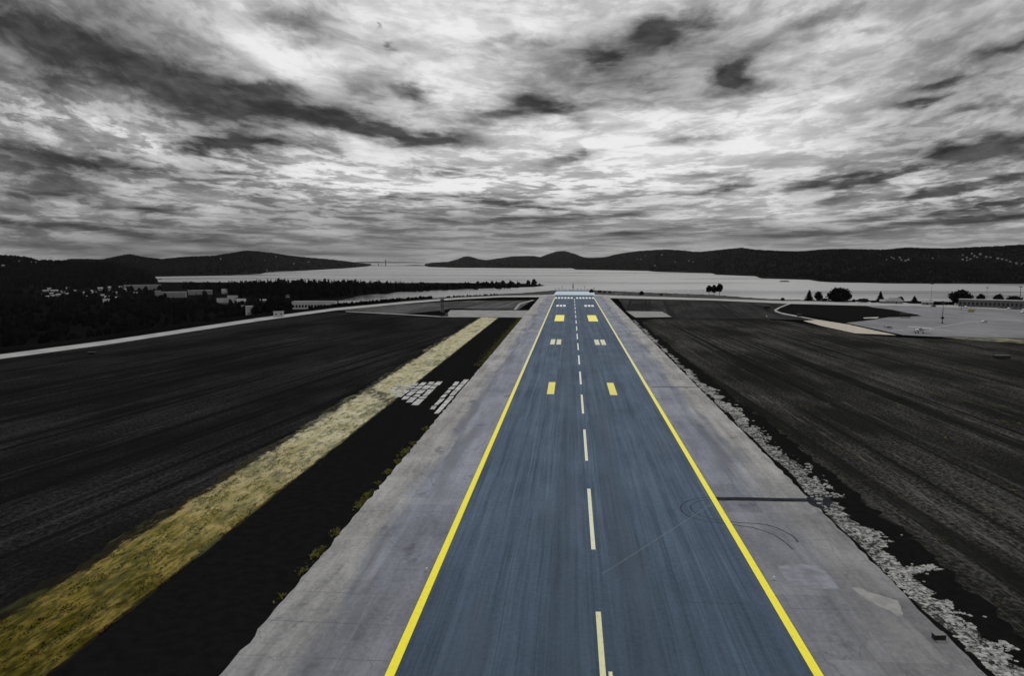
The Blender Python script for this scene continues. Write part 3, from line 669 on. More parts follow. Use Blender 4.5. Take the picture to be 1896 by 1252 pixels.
def place(px, pyb, pyt, z=0.0):                    # base point and height for a thing seen from pyb up to pyt
    p = G(px, pyb, z); d = math.hypot(p.x-CAM.x, p.y-CAM.y); return p, AT(px, pyt, d).z - z, d
def pw(d, px): return px*d/F*1.03
def lone_tree(name, kind, px, pyb, pyt, wpx, label, clear=.12, n=700, group=None, z=0.0):
    p, h, d = place(px, pyb, pyt, z); t = make_tree(name, kind, h, pw(d, wpx)/2*(1.0 if kind == 'cone' else .92), clear, n)
    t.location = p; t.rotation_euler.z = random.random()*6; tag(t, label, 'tree', group); return t
G3 = 'three small trees on the shore'
lone_tree('birch_tree', 'round', 1313, 544.5, 528, 11, 'leftmost and lowest of the three close trees on the far right shore', .2, 600, G3)
lone_tree('birch_tree', 'round', 1322, 545, 527, 11, 'middle one of the three close trees on the far right shore', .22, 600, G3)
lone_tree('birch_tree', 'round', 1332, 545.5, 524.5, 12, 'tallest and rightmost of the three close trees on the far right shore', .25, 600, G3)
lone_tree('spruce_tree', 'cone', 1498, 557, 536.5, 17, 'ragged spruce left of the broad dome shaped tree', .06)
lone_tree('pine_tree', 'round', 1515, 557.5, 539, 15, 'loose pine close left of the broad dome shaped tree', .1)
lone_tree('broadleaf_tree', 'round', 1555, 558.5, 532, 42, 'broad dome shaped tree, widest of all on the right shore', .05, 1500)
lone_tree('spruce_tree', 'cone', 1630, 560, 539, 15, 'narrow pointed spruce left of the grey roofed hut', .06)
lone_tree('broadleaf_tree', 'round', 1667, 560, 549, 12, 'small round tree peeping out behind the grey roofed hut', .05)
lone_tree('spruce_tree', 'cone', 1693, 562, 547.5, 16, 'short wide pointed spruce between the two huts', .04)
lone_tree('broadleaf_tree', 'round', 1779, 564, 536.5, 35, 'big round tree just left of the long low terminal', .06, 1500)
lone_tree('broadleaf_tree', 'round', 1816, 561, 543.5, 14, 'leftmost round tree behind the long low terminal', .1)
lone_tree('broadleaf_tree', 'round', 1848, 562, 544, 15, 'middle round tree behind the long low terminal', .1)
lone_tree('broadleaf_tree', 'round', 1878, 563, 547, 27, 'wide low tree behind the right end of the long low terminal', .05)
def lone_bush(px, pyb, pyt, w, label, z=0.0, n=160):
    p, h, d = place(px, pyb, pyt, z); o = make_bush(h, pw(d, w)/2, n).o('bush', M['leaf']); o.location = p; tag(o, label, 'bush'); return o
lone_bush(1188, 546.5, 539, 8, 'small lone bush on the shore right of the runway end')
lone_bush(1224, 547, 543.5, 6, 'tiny low bush on the far right shore, left of the three trees')
lone_bush(1449, 557, 551, 7, 'lone round bush on the right shore before the spruces')
lone_bush(1527, 558.5, 552, 10, 'low bush between the pine and the broad dome tree')
lone_bush(1581, 559.5, 554, 7, 'little bush at the right foot of the broad dome tree')
lone_bush(1598, 560, 552.5, 22, 'wide flat bush right of the broad dome tree')
lone_bush(1617, 560.5, 556, 10, 'low bush at the left foot of the narrow spruce')
lone_bush(1682, 561.5, 557.5, 8, 'low bush right of the grey roofed hut')
lone_bush(1703, 562.5, 558.5, 8, 'low bush right of the short wide spruce')
lone_bush(1095, 542, 535.5, 9, 'dark bush right behind the runway end')
lone_bush(1110, 542, 537.5, 7, 'small bush second right of the runway end')
lone_bush(1119, 542.5, 538.5, 6, 'third small bush right of the runway end')
lone_bush(1129, 543, 539, 6, 'fourth small bush right of the runway end')
for k in range(24):                                # hedge of separate shrubs before the terminal
    px = 1727 + k*1.65; p, h, d = place(px, 565, 558.5 + random.uniform(-.8,.8))
    o = make_bush(h, pw(d, 2.6)/2, 60).o('shrub', M['leaf']); o.location = p
    tag(o, 'dark shrub in the hedge between the small hut and the big round tree', 'shrub', 'shrubs of the dark hedge')
# the tree row on the spit
protos = [make_tree('spruce_tree', 'cone', 22, 4.2, .08, 240), make_tree('spruce_tree', 'cone', 19, 3.6, .06, 240), make_tree('broadleaf_tree', 'round', 18, 6.5, .06, 320),
          make_tree('broadleaf_tree', 'round', 15, 5.5, .05, 300), make_tree('pine_tree', 'round', 20, 5.0, .2, 260)]
bush0 = make_bush(4, 4.5, 140).o('bush', M['leaf'])
bpy.context.view_layer.update(); kids(None)
first = set()
def grove(kindp, x, y, z, s, label, group):
    src = protos[kindp]
    if src.name not in first: first.add(src.name); o = src
    else: o = copy_tree(src)
    o.location = (x, y, z); o.scale = (s*random.uniform(.9,1.15), s*random.uniform(.9,1.15), s); o.rotation_euler.z = random.random()*6
    tag(o, label, 'tree', group)
KN = ['tall spruce', 'slim spruce', 'broad leafy tree', 'rounded leafy tree', 'bare stemmed pine']
row = [(340,536,520),(400,541,522),(440,548,519),(500,552,517),(545,556,516.5),(600,553,517),(650,547,516.5),(700,543,519.5),(744,539.5,520.5),(800,537,522.5),(850,535,523.5),(880,534,520.5),(935,533,519.5),(975,531.5,519)]
for k in range(190):
    px = 340 + 622*(k/189.0) + random.uniform(-2,2); b = float(np.interp(px, [r[0] for r in row], [r[1] for r in row])); t = float(np.interp(px, [r[0] for r in row], [r[2] for r in row]))
    b -= random.random()*3.5; p = G(px, b, LAND); d = math.hypot(p.x-CAM.x, p.y); h = (AT(px, t + random.uniform(-1.2,2.6), d).z - LAND)
    kp = random.choice([0,1,0,2,4,1] if px < 760 else [2,3,2,3,0]); s = h/[22,19,18,15,20][kp]
    seg = 'behind the town' if px < 560 else ('on the spit left of the inlet' if px < 760 else 'on the low end of the spit')
    grove(kp, p.x, p.y, gz(p.x, p.y)-.3, s, '%s in the dark row %s' % (KN[kp], seg), '%s row %s' % (KN[kp], seg))
lone_tree('broadleaf_tree', 'round', 978, 529, 518.5, 9, 'second last tree at the tip of the wooded spit', .12, 420, z=LAND)
lone_tree('broadleaf_tree', 'round', 989, 529, 516.5, 11, 'last and tallest round tree at the tip of the wooded spit', .12, 420, z=LAND)
lone_bush(999, 530, 525, 4, 'little bush past the last tree at the tip of the spit', LAND)
def bushes(px0, px1, n, line, top, w, label, group, off=0):
    for k in range(n):
        px = px0 + (px1-px0)*(k+random.random()*.7)/n; b = float(interp(line, px)); tt = random.uniform(*top); p = G(px, b, 0); d = math.hypot(p.x-CAM.x, p.y); h = pw(d, tt)
        o = bush0 if not first & {'b'} else bush0.copy()
        if 'b' in first: COL.objects.link(o)
        first.add('b'); o.location = (p.x, p.y, gz(p.x, p.y)-.3); s = pw(d, random.uniform(*w))/9; o.scale = (s, s, h/4); o.rotation_euler.z = random.random()*6
        tag(o, label, 'bush', group)
RL = [(545,575),(570,573),(620,567.5),(740,557.5),(850,549.6),(930,545.8)]
bushes(572, 640, 22, RL, (4,7), (4,8), 'dark bush in the row between the road and the long white shed', 'road bushes near the shed')
bushes(630, 730, 34, RL, (4,7.5), (4,8), 'dark bush in the row between the left road and the pale inlet', 'road bushes along the inlet')
bushes(728, 800, 20, RL, (4.5,7.5), (5,9), 'dark bush of the thick clump by the left road before the mast', 'road bushes before the mast')
bushes(825, 925, 16, RL, (2.5,4.5), (3,6), 'small dark bush by the left road past the mast', 'road bushes past the mast')
# trees among the houses of the town
TN = 0
for k in range(150):
    px = random.uniform(-10, 548); lo = float(np.interp(px, [0,240,460,548], [596,588,583,572])); b = lo - (lo-540)*random.random()**.8
    p = G(px, b, LAND); 
    if sdist(PLAT, np.array([p.x]), np.array([p.y]))[0] > -40: continue
    kp = random.choice([0,1,2,3,4,2,3]); side = 'left part' if px < 200 else ('middle' if px < 400 else 'right part')
    grove(kp, p.x, p.y, gz(p.x, p.y)-.3, random.uniform(.35,.62), '%s between houses in the %s of the town' % (KN[kp], side), '%s of the town %s' % (KN[kp], side))
for px, b, t, w in ((478,585,562,26),(497,582,556,24),(515,577,552,26),(532,574,554,22),(444,590,574,20),(425,592,577,20)):
    lone_tree('broadleaf_tree', 'round', px, b+6, t, w, {478:'black leafy tree right beside the pale tower house',497:'tall black tree left of the pale roadside kiosk',515:'tall black tree right above the pale roadside kiosk',532:'black tree touching the left end of the long white shed',444:'black tree just left of the pale tower house',425:'second black tree left of the pale tower house'}[px], .04, 500, z=LAND)
# woods filling the dark ground below the road on the left
def wood_fill():
    V = []; Fs = []
    for _ in range(5200):
        x = random.uniform(-1500, -180); y = random.uniform(250, 1500)
        if sdist(PLAT, np.array([x]), np.array([y]))[0] > -46 or sdist(LOW, np.array([x]), np.array([y]))[0] < 20: continue
        q = cam_px((x, y, LAND))
        if q[0] > 300 and q[1] < 560: continue
        if q[0] > 540 or (q[1] < 557 and q[0] > 40 and random.random() < .8): continue
        z = gz(x, y); hh = random.uniform(5, 10); r = hh*random.uniform(.3,.5); k = len(V)
        for zz, rr in ((.05,.8),(.5,1.0),(.85,.5)):
            for i in range(6): V.append((x+r*rr*math.cos(i*1.047)*random.uniform(.8,1.2), y+r*rr*math.sin(i*1.047)*random.uniform(.8,1.2), z+hh*zz))
        V.append((x, y, z+hh)); Fs += [(k+l*6+i, k+l*6+(i+1)%6, k+(l+1)*6+(i+1)%6, k+(l+1)*6+i) for l in range(2) for i in range(6)] + [(k+12+i, k+12+(i+1)%6, k+18) for i in range(6)]
    tag(obj('undergrowth', V, Fs, M['wood']), 'black scrub and low wood below the left road', 'scrub', kind='stuff')
def cam_px(p):
    v = RW.transposed() @ (Vector(p)-CAM); return (W0/2 - F*v.x/v.z, H0/2 + F*v.y/v.z)
wood_fill()

# ------------------------------------------------------------------ buildings
def house(name, w, d, h, rh, wall, roof, windows=3, hip=False, chim=True, door=True, wh=None):
    t = empty(name, (0,0,0)); MB().box(-w/2, w/2, -d/2, d/2, -.5, h).o('wall', wall, t)
    mb = MB(); o = .35; e = .12
    if rh > 0:
        rx = w/2+o if not hip else w/2-d*.35
        V = [(-w/2-o,-d/2-o,h-.05),(w/2+o,-d/2-o,h-.05),(w/2+o,d/2+o,h-.05),(-w/2-o,d/2+o,h-.05),(-rx,0,h+rh),(rx,0,h+rh)]
        mb.add(V, [(0,1,5,4),(1,2,5),(2,3,4,5),(3,0,4),(3,2,1,0)])
    else: mb.box(-w/2-.25, w/2+.25, -d/2-.25, d/2+.25, h, h+.4)
    ro = mb.o('roof', roof, t)
    if chim and rh > 0: MB().box(w*.18, w*.18+.6, -.3, .3, h+rh*.6, h+rh+.7).o('chimney', M['wall_lo'], ro)
    for i in range(windows):
        x = -w/2 + w*(i+.5)/windows
        if door and i == windows//2 and windows > 2:
            MB().box(x-.5, x+.5, -d/2-.06, -d/2+.02, 0, 2.1).o('door', M['dark'], t)
        else:
            a = .75 if not wh else w/windows*.36; zb = h*.38 if not wh else h*.22; zt = zb+1.3 if not wh else h*wh
            f = MB().box(x-a, x+a, -d/2-.05, -d/2+.02, zb, zt).o('window', M['wall_dim'] if wh else M['alu'], t)
            MB().box(x-a+.13, x+a-.13, -d/2-.09, -d/2-.052, zb+.12, zt-.12).o('pane', M['glass'], f)
    return t
def put_house(name, px, pyb, pyt, wpx, label, wall='wall', roof='roof', dep=8, rh=.4, z=LAND, rz=0, win=3, cat='house', group=None, **k):
    p, h, d = place(px, pyb, pyt, z); w = pw(d, wpx); t = house(name, w, dep, h*(1-rh), h*rh, M[wall], M[roof], win, **k)
    t.location = (p.x, p.y, z); t.rotation_euler.z = math.atan2(p.x-CAM.x, p.y)*-1 + rz; tag(t, label, cat, group); return t
put_house('shed', 583, 572, 558.5, 74, 'long white shed with a flat roof between the trees and the left road', dep=14, rh=0, rz=-.18, win=14, cat='shed', chim=False, wh=.6, door=False, roof='roof_l')
put_house('tower_house', 463, 590, 567.5, 12, 'pale tall narrow tower house by the left road', dep=9, rh=0, win=2, roof='roof_l', cat='building', wall='wall', rz=.1)
put_house('white_house', 264, 536.5, 528, 54, 'long low pale block left of the narrow strait on the shore', wall='wall_dim', roof='roof_l', rh=0, win=9, cat='building', dep=12, z=LAND)
put_house('warehouse', 322, 551, 541, 38, 'long grey flat roofed building below the pale block on the shore', wall='wall_dim', roof='roof_l', rh=0, win=7, cat='building', dep=12, rz=-.1)
put_house('warehouse', 293, 554, 539, 9, 'narrow tall grey building left of the long flat roofed one', wall='wall_dim', roof='roof_l', rh=0, win=2, cat='building')
put_house('warehouse', 370, 546, 538, 38, 'long pale building with flat roof in the middle of the town', wall='wall_dim', roof='roof_l', rh=0, win=7, cat='building', dep=12, rz=.1)
put_house('white_house', 417, 544, 535, 11, 'white gabled house standing highest in the right part of the town', rh=.5, roof='roof_l')
put_house('grey_house', 412, 563, 552, 17, 'grey house with a steep pale roof above the black trees', wall='wall_dim', roof='roof_l', rh=.75)
put_house('terraced_house', 431, 563, 547, 16, 'stepped pale house with a sloping roof right of the grey roofed one', wall='wall', roof='roof_l', rh=.55)
put_house('terraced_house', 446, 565, 553, 16, 'low pale house right beside the stepped one', wall='wall_dim', roof='roof_l', rh=.4)
put_house('white_house', 452, 572, 565, 9, 'small white house at the upper left of the pale tower house', rh=.3)
put_house('white_house', 428, 571, 565, 6, 'tiny white house below the stepped pale house', rh=.3)
put_house('white_house', 380, 560, 551, 9, 'small pale house with pointed roof in the middle of the town', wall='wall_dim', roof='roof_l', rh=.6)
put_house('grey_house', 352, 562, 557, 9, 'dim low house left of the small pointed one', wall='wall_lo', roof='wall_dim', rh=.4)
put_house('white_house', 482, 537, 531, 6, 'small white house among the trees above the tower house')
put_house('hall', 499, 541, 527.5, 20, 'grey hall with a pale curved looking roof among the spit trees', wall='wall_lo', roof='roof_l', rh=.35, dep=10, cat='building')
put_house('white_house', 533, 556, 546, 5, 'thin white house at the right edge of the town', rh=.3)
put_house('white_house', 548, 552, 543, 6, 'white house in the trees left above the long shed', rh=.4)
put_house('white_house', 535, 565, 559, 5, 'tiny white house just left of the long shed roof', rh=.3)
put_house('grey_house', 486, 560, 554, 12, 'dim house in the black trees right of the tower house', wall='wall_lo', roof='wall_dim', rh=.4)
put_house('grey_house', 197, 563, 553, 9, 'grey gabled house lowest in the left part of the town', wall='wall_lo', roof='wall_dim', rh=.6)
for i, (px, b, t, w, wl) in enumerate([(85,541,537,8,'wall_lo'),(101,541,536.5,10,'wall_dim'),(108,549,544,6,'wall_dim'),(87,552,547.5,8,'wall_dim'),(76,548,544,4,'wall_lo'),(128,536.5,532,8,'wall_dim'),(126,548,542.5,5,'wall_dim'),(148,533.5,529.5,4,'wall_dim'),
        (158,545,540,6,'wall_dim'),(168,543,537,6,'wall_dim'),(186,538,532,7,'wall_dim'),(203,538,530,4,'wall_dim'),(202,553,548,13,'wall_dim'),(182,557,552.5,6,'wall_dim'),(223,534,530,5,'wall_lo'),(232,539,534.5,7,'wall_dim'),(218,556,549,6,'wall_lo'),(117,543,538,6,'wall_dim'),(98,551,546,6,'wall_lo'),(92,538,533,6,'wall_lo'),(137,541,537,6,'wall_lo'),(165,551,547,7,'wall_lo'),(175,545,540,5,'wall_dim'),(213,545,540,6,'wall_dim'),(250,545,541,7,'wall_lo'),(190,549,545,5,'wall_dim'),(240,533.5,529,5,'wall_lo'),(94,546,542,7,'wall_lo')]):
    where = 'cluster at the far left' if px < 112 else ('middle cluster left of the grey gabled house' if px < 190 else 'cluster around the grey gabled house')
    put_house('small_house', px, b, t, w, 'dim pale little house in the %s' % where, wall=wl, roof='roof_l' if wl == 'wall_dim' else 'wall_dim', rh=.35, win=2, group='little houses, %s' % where)
p = G(516, 589, 0); t = put_house('kiosk', 516, 586.5, 577.5, 17, 'small pale kiosk standing at the left road', dep=4, rh=0, win=2, z=0, cat='kiosk', roof='roof_l')
# houses on the far hillsides: looked up on the slopes
def slope_house(rid, px, py, wm, label, group, wall='wall'):
    bv = RIDGE[rid]; d = ray(px, py).normalized(); hit = bv.ray_cast(CAM, d)
    if hit[0] is None: return
    t = house('hillside_house', wm, wm*.8, wm*.6, wm*.3, M[wall], M['wall_dim'], 0, chim=False); q = hit[0]
    t.location = (q.x, q.y-6, q.z + 3.2); t.rotation_euler.z = -math.atan2(q.x, q.y) + random.uniform(-.4,.4); tag(t, label, 'house', group)
rB = 'long dark ridge beyond the bay on the right'; rA = 'long dark ridge beyond the bay on the left'; rE = 'near black wooded hill behind the town on the left'
for px, py in ((1781,475),(1798,473),(1813,474),(1788,480),(1780,484),(1795,483),(1807,479),(1832,480),(1845,482),(1853,483),(1868,488),(1879,491),(1890,492),(1895,491),(1824,479),(1789,486),(1861,485),(1802,477)):
    slope_house(rB, px, py, random.uniform(3.5,6), 'tiny pale house of the village high on the right ridge', 'village houses on the right ridge', random.choice(['wall_dim','wall_dim','wall_lo']))
for px, py in ((1649,479),(1653,482),(1664,480),(1667,484),(1675,486),(1680,484),(1640,484),(1725,481)):
    slope_house(rB, px, py, random.uniform(3.5,5.5), 'tiny pale house above the black headland on the right', 'houses above the headland', random.choice(['wall_dim','wall_dim','wall_lo']))
for px, py in ((1180,482),(1186,482),(1195,475),(1225,474),(1275,485),(1283,487),(1212,494),(1250,487)):
    slope_house(rB, px, py, random.uniform(4.5,6.5), 'faint pale house on the middle of the right ridge', 'scattered houses on the right ridge', 'wall_dim')
for px, py in ((410,482),(490,484),(512,477),(545,490),(572,487),(495,503)):
    slope_house(rA, px, py, random.uniform(5,7), 'faint pale house on the long left ridge', 'scattered houses on the left ridge', 'wall_dim')
for px, py in ((42,490),(47,490.5),(68,491),(80,490),(60,491),(10,497)):
    slope_house(rE, px, py, random.uniform(5,6.5), 'dim house near the top of the black left hill', 'houses on the black left hill', 'wall_lo')
# right side buildings
put_house('hut', 1656, 562, 551.5, 24, 'grey hut with a hipped roof between the narrow spruce and the short one', wall='wall_dim', roof='roof_l', rh=.55, z=0, win=4, cat='hut', hip=True)
put_house('hut', 1637, 561.5, 554.5, 13, 'smaller pale hut touching the narrow spruce', wall='wall_dim', roof='roof_l', rh=.4, z=0, win=2, cat='hut')
put_house('hut', 1717, 564.5, 556, 16, 'pale low hut at the left end of the dark hedge', wall='wall_dim', roof='roof_l', rh=.4, z=0, win=3, cat='hut')
put_house('terminal', 1862, 569.5, 556.5, 122, 'long low pale terminal with a row of dark windows', wall='wall_lo', roof='roof_l', dep=14, rh=0, z=0, rz=-.03, win=22, cat='building', chim=False, wh=.72, door=False)

# ------------------------------------------------------------------ bridge far away
def bridge():
    t = empty('suspension_bridge', (0,0,0)); a = G(688, 494.6, WATER); b = G(742, 493.4, WATER)
    a = AT(688, 491.5, 7200); b = AT(745, 491.2, 7200); zdeck = 24.0; L = (b-a).length; u = (b-a).normalized(); u.z = 0
    t.location = (a.x, a.y, 0); ang = math.atan2(u.y, u.x); t.rotation_euler.z = ang
    def w(px): q = AT(px, 491, 7200); return (Vector((q.x-a.x, q.y-a.y))).length*(1 if px > 688 else -1)
    MB().box(w(688), w(748), -7, 7, -14-2+0.0+0.0 - 0 + 0, -12.5).o('deck', M['bridge'], t)
    tw = []
    for px, top in ((700.5, 489.0), (714.3, 481.8)):
        x = w(px); zt = AT(px, top, 7200).z; mb = MB()
        for s in (-6, 6): mb.box(x-4, x+4, s-2, s+2, -16, zt)
        mb.box(x-3, x+3, -4, 4, zt-8, zt-4); mb.o('tower', M['bridge'], t); tw.append((x, zt))
    for s in (-6, 6):
        x0, z0 = tw[0]; x1, z1 = tw[1]
        pts = [(w(690), s, -12)] + [(x0, s, z0)] + [(x0+(x1-x0)*k/8, s, (z0+(z1-z0)*k/8) - 22*(1-(2*k/8-1)**2)) for k in range(1, 8)] + [(x1, s, z1), (w(742), s, -12)]
        MB().tube(pts, .8, 4).o('cable', M['bridge'], t)
    for px in (722, 729, 736): MB().box(w(px)-2, w(px)+2, -5, 5, -20, -14).o('pier', M['bridge'], t)
    t.location.z = AT(700, 492, 7200).z + 14
    tag(t, 'tiny suspension bridge with two towers between the ridges', 'bridge')
bridge()

# ------------------------------------------------------------------ masts, lamps, lights
def lattice(name, px, pyb, pyt, label, w=1.4, cat='mast', extra=None, z=0.0):
    p, h, d = place(px, pyb, pyt, z); t = empty(name, p); mb = MB()
    c = [(-w/2,-w/2),(w/2,-w/2),(w/2,w/2),(-w/2,w/2)]
    for x, y in c: mb.tube([(x,y,0),(x*.8,y*.8,h)], .13, 5)
    k = max(3, int(h/1.6))
    for i in range(k):
        for j in range(4):
            a = c[j]; b = c[(j+1) % 4]; f0 = 1-.2*i/k; f1 = 1-.2*(i+1)/k
            mb.tube([(a[0]*f0, a[1]*f0, h*i/k), (b[0]*f1, b[1]*f1, h*(i+1)/k)], .08, 4)
    mb.o('lattice', M['dark'], t); MB().box(-w*.9, w*.9, -w*.9, w*.9, -.1, .35, .2).o('footing', M['pad'], t)
    if extra: extra(t, h, w)
    tag(t, label, cat); return t
def gp(t, h, w):
    for z in (.3,.62,.93): MB().box(-1.6, 1.6, -w*.75, -w*.5, h*z-.5, h*z+.5).o('antenna_panel', M['steel'], t)
    MB().tube([(0,0,h),(0,0,h+1.4)], .07, 5).o('obstruction_light', M['dark'], t)
lattice('antenna_mast', 819.5, 586.5, 553, 'dark lattice antenna mast on the pale pad left of the runway', extra=gp)
put_house('equipment_hut', 827, 585.5, 581.8, 5, 'tiny dark equipment hut at the foot of the lattice antenna mast', wall='wall_lo', roof='roof', rh=0, z=0, win=0, dep=3, cat='hut')
def loc(t, h, w):
    MB().tube([(-1.8,0,h*.72),(1.8,0,h*.72)], .22, 6).o('crossbar', M['dark'], t); MB().box(-.8,.8,-.8,.8,h*.42,h*.55).o('box', M['dark'], t)
lattice('approach_mast', 1061, 538.2, 524.5, 'dark mast behind the runway end, on the centre line', w=1.9, extra=loc)
for k, (px, b, t_) in enumerate([(1041,537.5,531),(1046,538,536),(1055,538,536),(1069,538,534.5),(1076,538,536),(1082,537.8,530.5),(1088,538,536),(1100,537.5,533.5),(1035,537.5,534),(1028,538,535)]):
    p, h, d = place(px, b, t_); t = empty('approach_light', p); mb = MB(); mb.tube([(0,0,0),(0,0,h)], .2, 6); mb.o('pole', M['steel'], t)
    MB().tube([(-1.3,0,h),(1.3,0,h)], .2, 6).o('crossarm', M['steel'], t)
    for sx in (-1.1, 1.1): MB().blob((sx,-.1,h+.35), (.35,.35,.3), 8, 5).o('lamp', M['lamp'], t)
    tag(t, 'small approach light on a pole behind the runway end', 'approach light', 'approach lights behind the runway end')
def lamp_mast(px, pyb, pyt, label, low=True, w=.28):
    p, h, d = place(px, pyb, pyt); t = empty('lamp_mast', p); MB().tube([(0,0,0),(0,0,h*.5),(0,0,h)], [w, w*.75, w*.5], 8).o('pole', M['dark'], t)
    hd = MB(); hd.box(-1.3,1.3,-.5,.5,h-.1,h+.5,.1).o('floodlight_head', M['dark'], t)
    MB().box(-.6,.6,-.6,.6,-.1,.5,.1).o('footing', M['dark'], t)
    if low: MB().blob((0,0,h*.28),(1.15,1.0,.95),10,7,.05).o('control_box', M['dark'], t)
    tag(t, label, 'lamp mast')
lamp_mast(1744.5, 599, 562, 'thin floodlight mast with a dark box low down, on the apron')
lamp_mast(1887.5, 570, 531.5, 'tall thin lamp mast before the right end of the terminal', False, .35)
lamp_mast(1723.5, 565, 526, 'thin tall pole beside the low hut at the hedge', False, .14)
lamp_mast(1826, 566, 533, 'thin tall pole at the left part of the terminal', False, .14)

# small units in the field
def box_unit(name, px, pyb, wpx, hpx, label, m='dark', cat='box', legs=True, ztop=None):
    p, h, d = place(px, pyb, pyb-hpx); w = pw(d, wpx); t = empty(name, p); l = h*.25 if legs else 0
    MB().box(-w/2, w/2, -w*.15-.2, w*.15+.2, l, h, .06).o('panel', M[m], t)
    MB().box(-w/2-.08, w/2+.08, -w*.15-.28, w*.15+.28, h, h+.1).o('cap', M[m], t)
    for sx in (-1, 1): MB().box(sx*w*.38-.12, sx*w*.38+.12, -.12, .12, -.1, l+.05).o('leg', M['steel'], t)
    tag(t, label, cat); return t
box_unit('distance_board', 1419.5, 574, 10, 7.5, 'black board in the dark field left of the thin path', cat='board')
box_unit('distance_board', 1480, 588, 6.5, 7, 'small black box at the bend of the thin pale path', cat='board')
box_unit('distance_board', 1676, 589, 15, 8.5, 'black box on the tip of the dark grass island by the apron', cat='board')
box_unit('marker_board', 170, 655.5, 12, 3.5, 'low black board lying in the left field by the road', cat='board')
box_unit('marker_board', 1855, 664, 22, 5.5, 'low black board in the right field below the apron', cat='board')
p = G(1419.5, 586.5); t = empty('marker_cone', p); MB().tube([(0,0,.0),(0,0,.9)], [.55,.12], 10).o('cone', M['alu'], t); MB().box(-.6,.6,-.6,.6,0,.08).o('base', M['dark'], t); tag(t, 'tiny white marker below the black board in the right field', 'marker')
# pit box at the pavement edge
p = G(1738, 1184); t = empty('inspection_box', p); MB().box(-.62,.62,-.42,.42,0,.62,.05).o('body', M['dark'], t); MB().box(-.68,.68,-.48,.48,.62,.68).o('lid', M['steel'], t); MB().box(-.55,.45,-.95,-.42,0,.05).o('plinth', M['patch'], t)
t.rotation_euler.z = .1; tag(t, 'black inspection box on the right pavement edge beside the rubble', 'box')
# runway edge lights
for px, py, s, lab in ((1433, 1074, 1, 'pale runway edge light outside the right yellow line'), (790, 1058, -1, 'pale runway edge light outside the left yellow line')):
    p = G(px, py); t = empty('edge_light', p)
    MB().tube([(0,0,.02),(0,0,.08)], [.42,.36], 16).o('base_plate', M['pad'], t); MB().tube([(0,0,.08),(0,0,.28)], .08, 8).o('stem', M['lamp'], t); MB().blob((0,0,.36),(.15,.15,.13),10,6).o('lens', M['lamp'], t)
    tag(t, lab, 'edge light')

# ------------------------------------------------------------------ aircraft, helicopter, cars
def light_plane(name, skin, trim, sc=1.0):
    t = empty(name, (0,0,0), 0, sc)
    fu = MB().tube([(0,-3.9,1.25),(0,-3.5,1.25),(0,-2.3,1.3),(0,-.9,1.5),(0,.6,1.5),(0,2.2,1.45),(0,4.4,1.5)], [.14,.42,.55,.68,.66,.4,.12], 12, (.85,1.0)).o('fuselage', skin, t, True)
    MB().box(-.56,.56,-1.5,-.4,1.72,2.12,.1).o('cockpit_glass', M['glass'], fu)
    for s in (-1, 1):
        w = MB(); P = [(s*.3,-1.1),(s*5.6,-.95),(s*5.7,.2),(s*.3,.55)]; P = P if s > 0 else P[::-1]
        w.prism(P, 2.16, 2.32); w.o('wing', skin, t)
        MB().tube([(s*.5,-.5,1.1),(s*2.6,-.4,2.17)], .05, 5).o('strut', trim, t)
        P = [(0,3.7),(s*1.75,3.9),(s*1.75,4.5),(0,4.6)]; MB().prism(P if s > 0 else P[::-1], 1.52, 1.6).o('tailplane', skin, t)
        lg = MB().tube([(s*.4,-.2,1.1),(s*1.2,-.1,.32)], .06, 6).o('landing_leg', trim, t)
        MB().tube([(s*1.12,-.1,.3),(s*1.32,-.1,.3)], .3, 12).o('wheel', M['tyre_b'], lg)
    lg = MB().tube([(0,-3.1,1.0),(0,-3.1,.3)], .05, 6).o('nose_leg', trim, t); MB().tube([(-.09,-3.1,.26),(.09,-3.1,.26)], .26, 12).o('wheel', M['tyre_b'], lg)
    MB().add([(-.06,3.5,1.6),(-.06,4.6,1.5),(-.06,4.75,2.95),(-.06,4.2,2.95),(.06,3.5,1.6),(.06,4.6,1.5),(.06,4.75,2.95),(.06,4.2,2.95)],
             [(0,3,2,1),(4,5,6,7),(0,1,5,4),(1,2,6,5),(2,3,7,6),(3,0,4,7)]).o('fin', skin, t)
    pr = MB().box(-.08,.08,-4.02,-3.96,.35,2.15).o('propeller', M['dark'], t); MB().tube([(0,-4.2,1.25),(0,-3.9,1.25)], [.05,.2], 10).o('spinner', skin, pr)
    return t
p = G(1705, 617); t = light_plane('light_aircraft', M['alu'], M['steel'], 1.4); t.location = p; t.rotation_euler.z = math.radians(-62); tag(t, 'white high winged light aircraft parked at the near edge of the apron', 'aircraft')
p = G(1645, 608.5); t = light_plane('light_aircraft', M['steel'], M['dark'], .62); t.location = p; t.rotation_euler.z = math.radians(100); tag(t, 'small dark light aircraft at the left corner of the apron', 'aircraft')
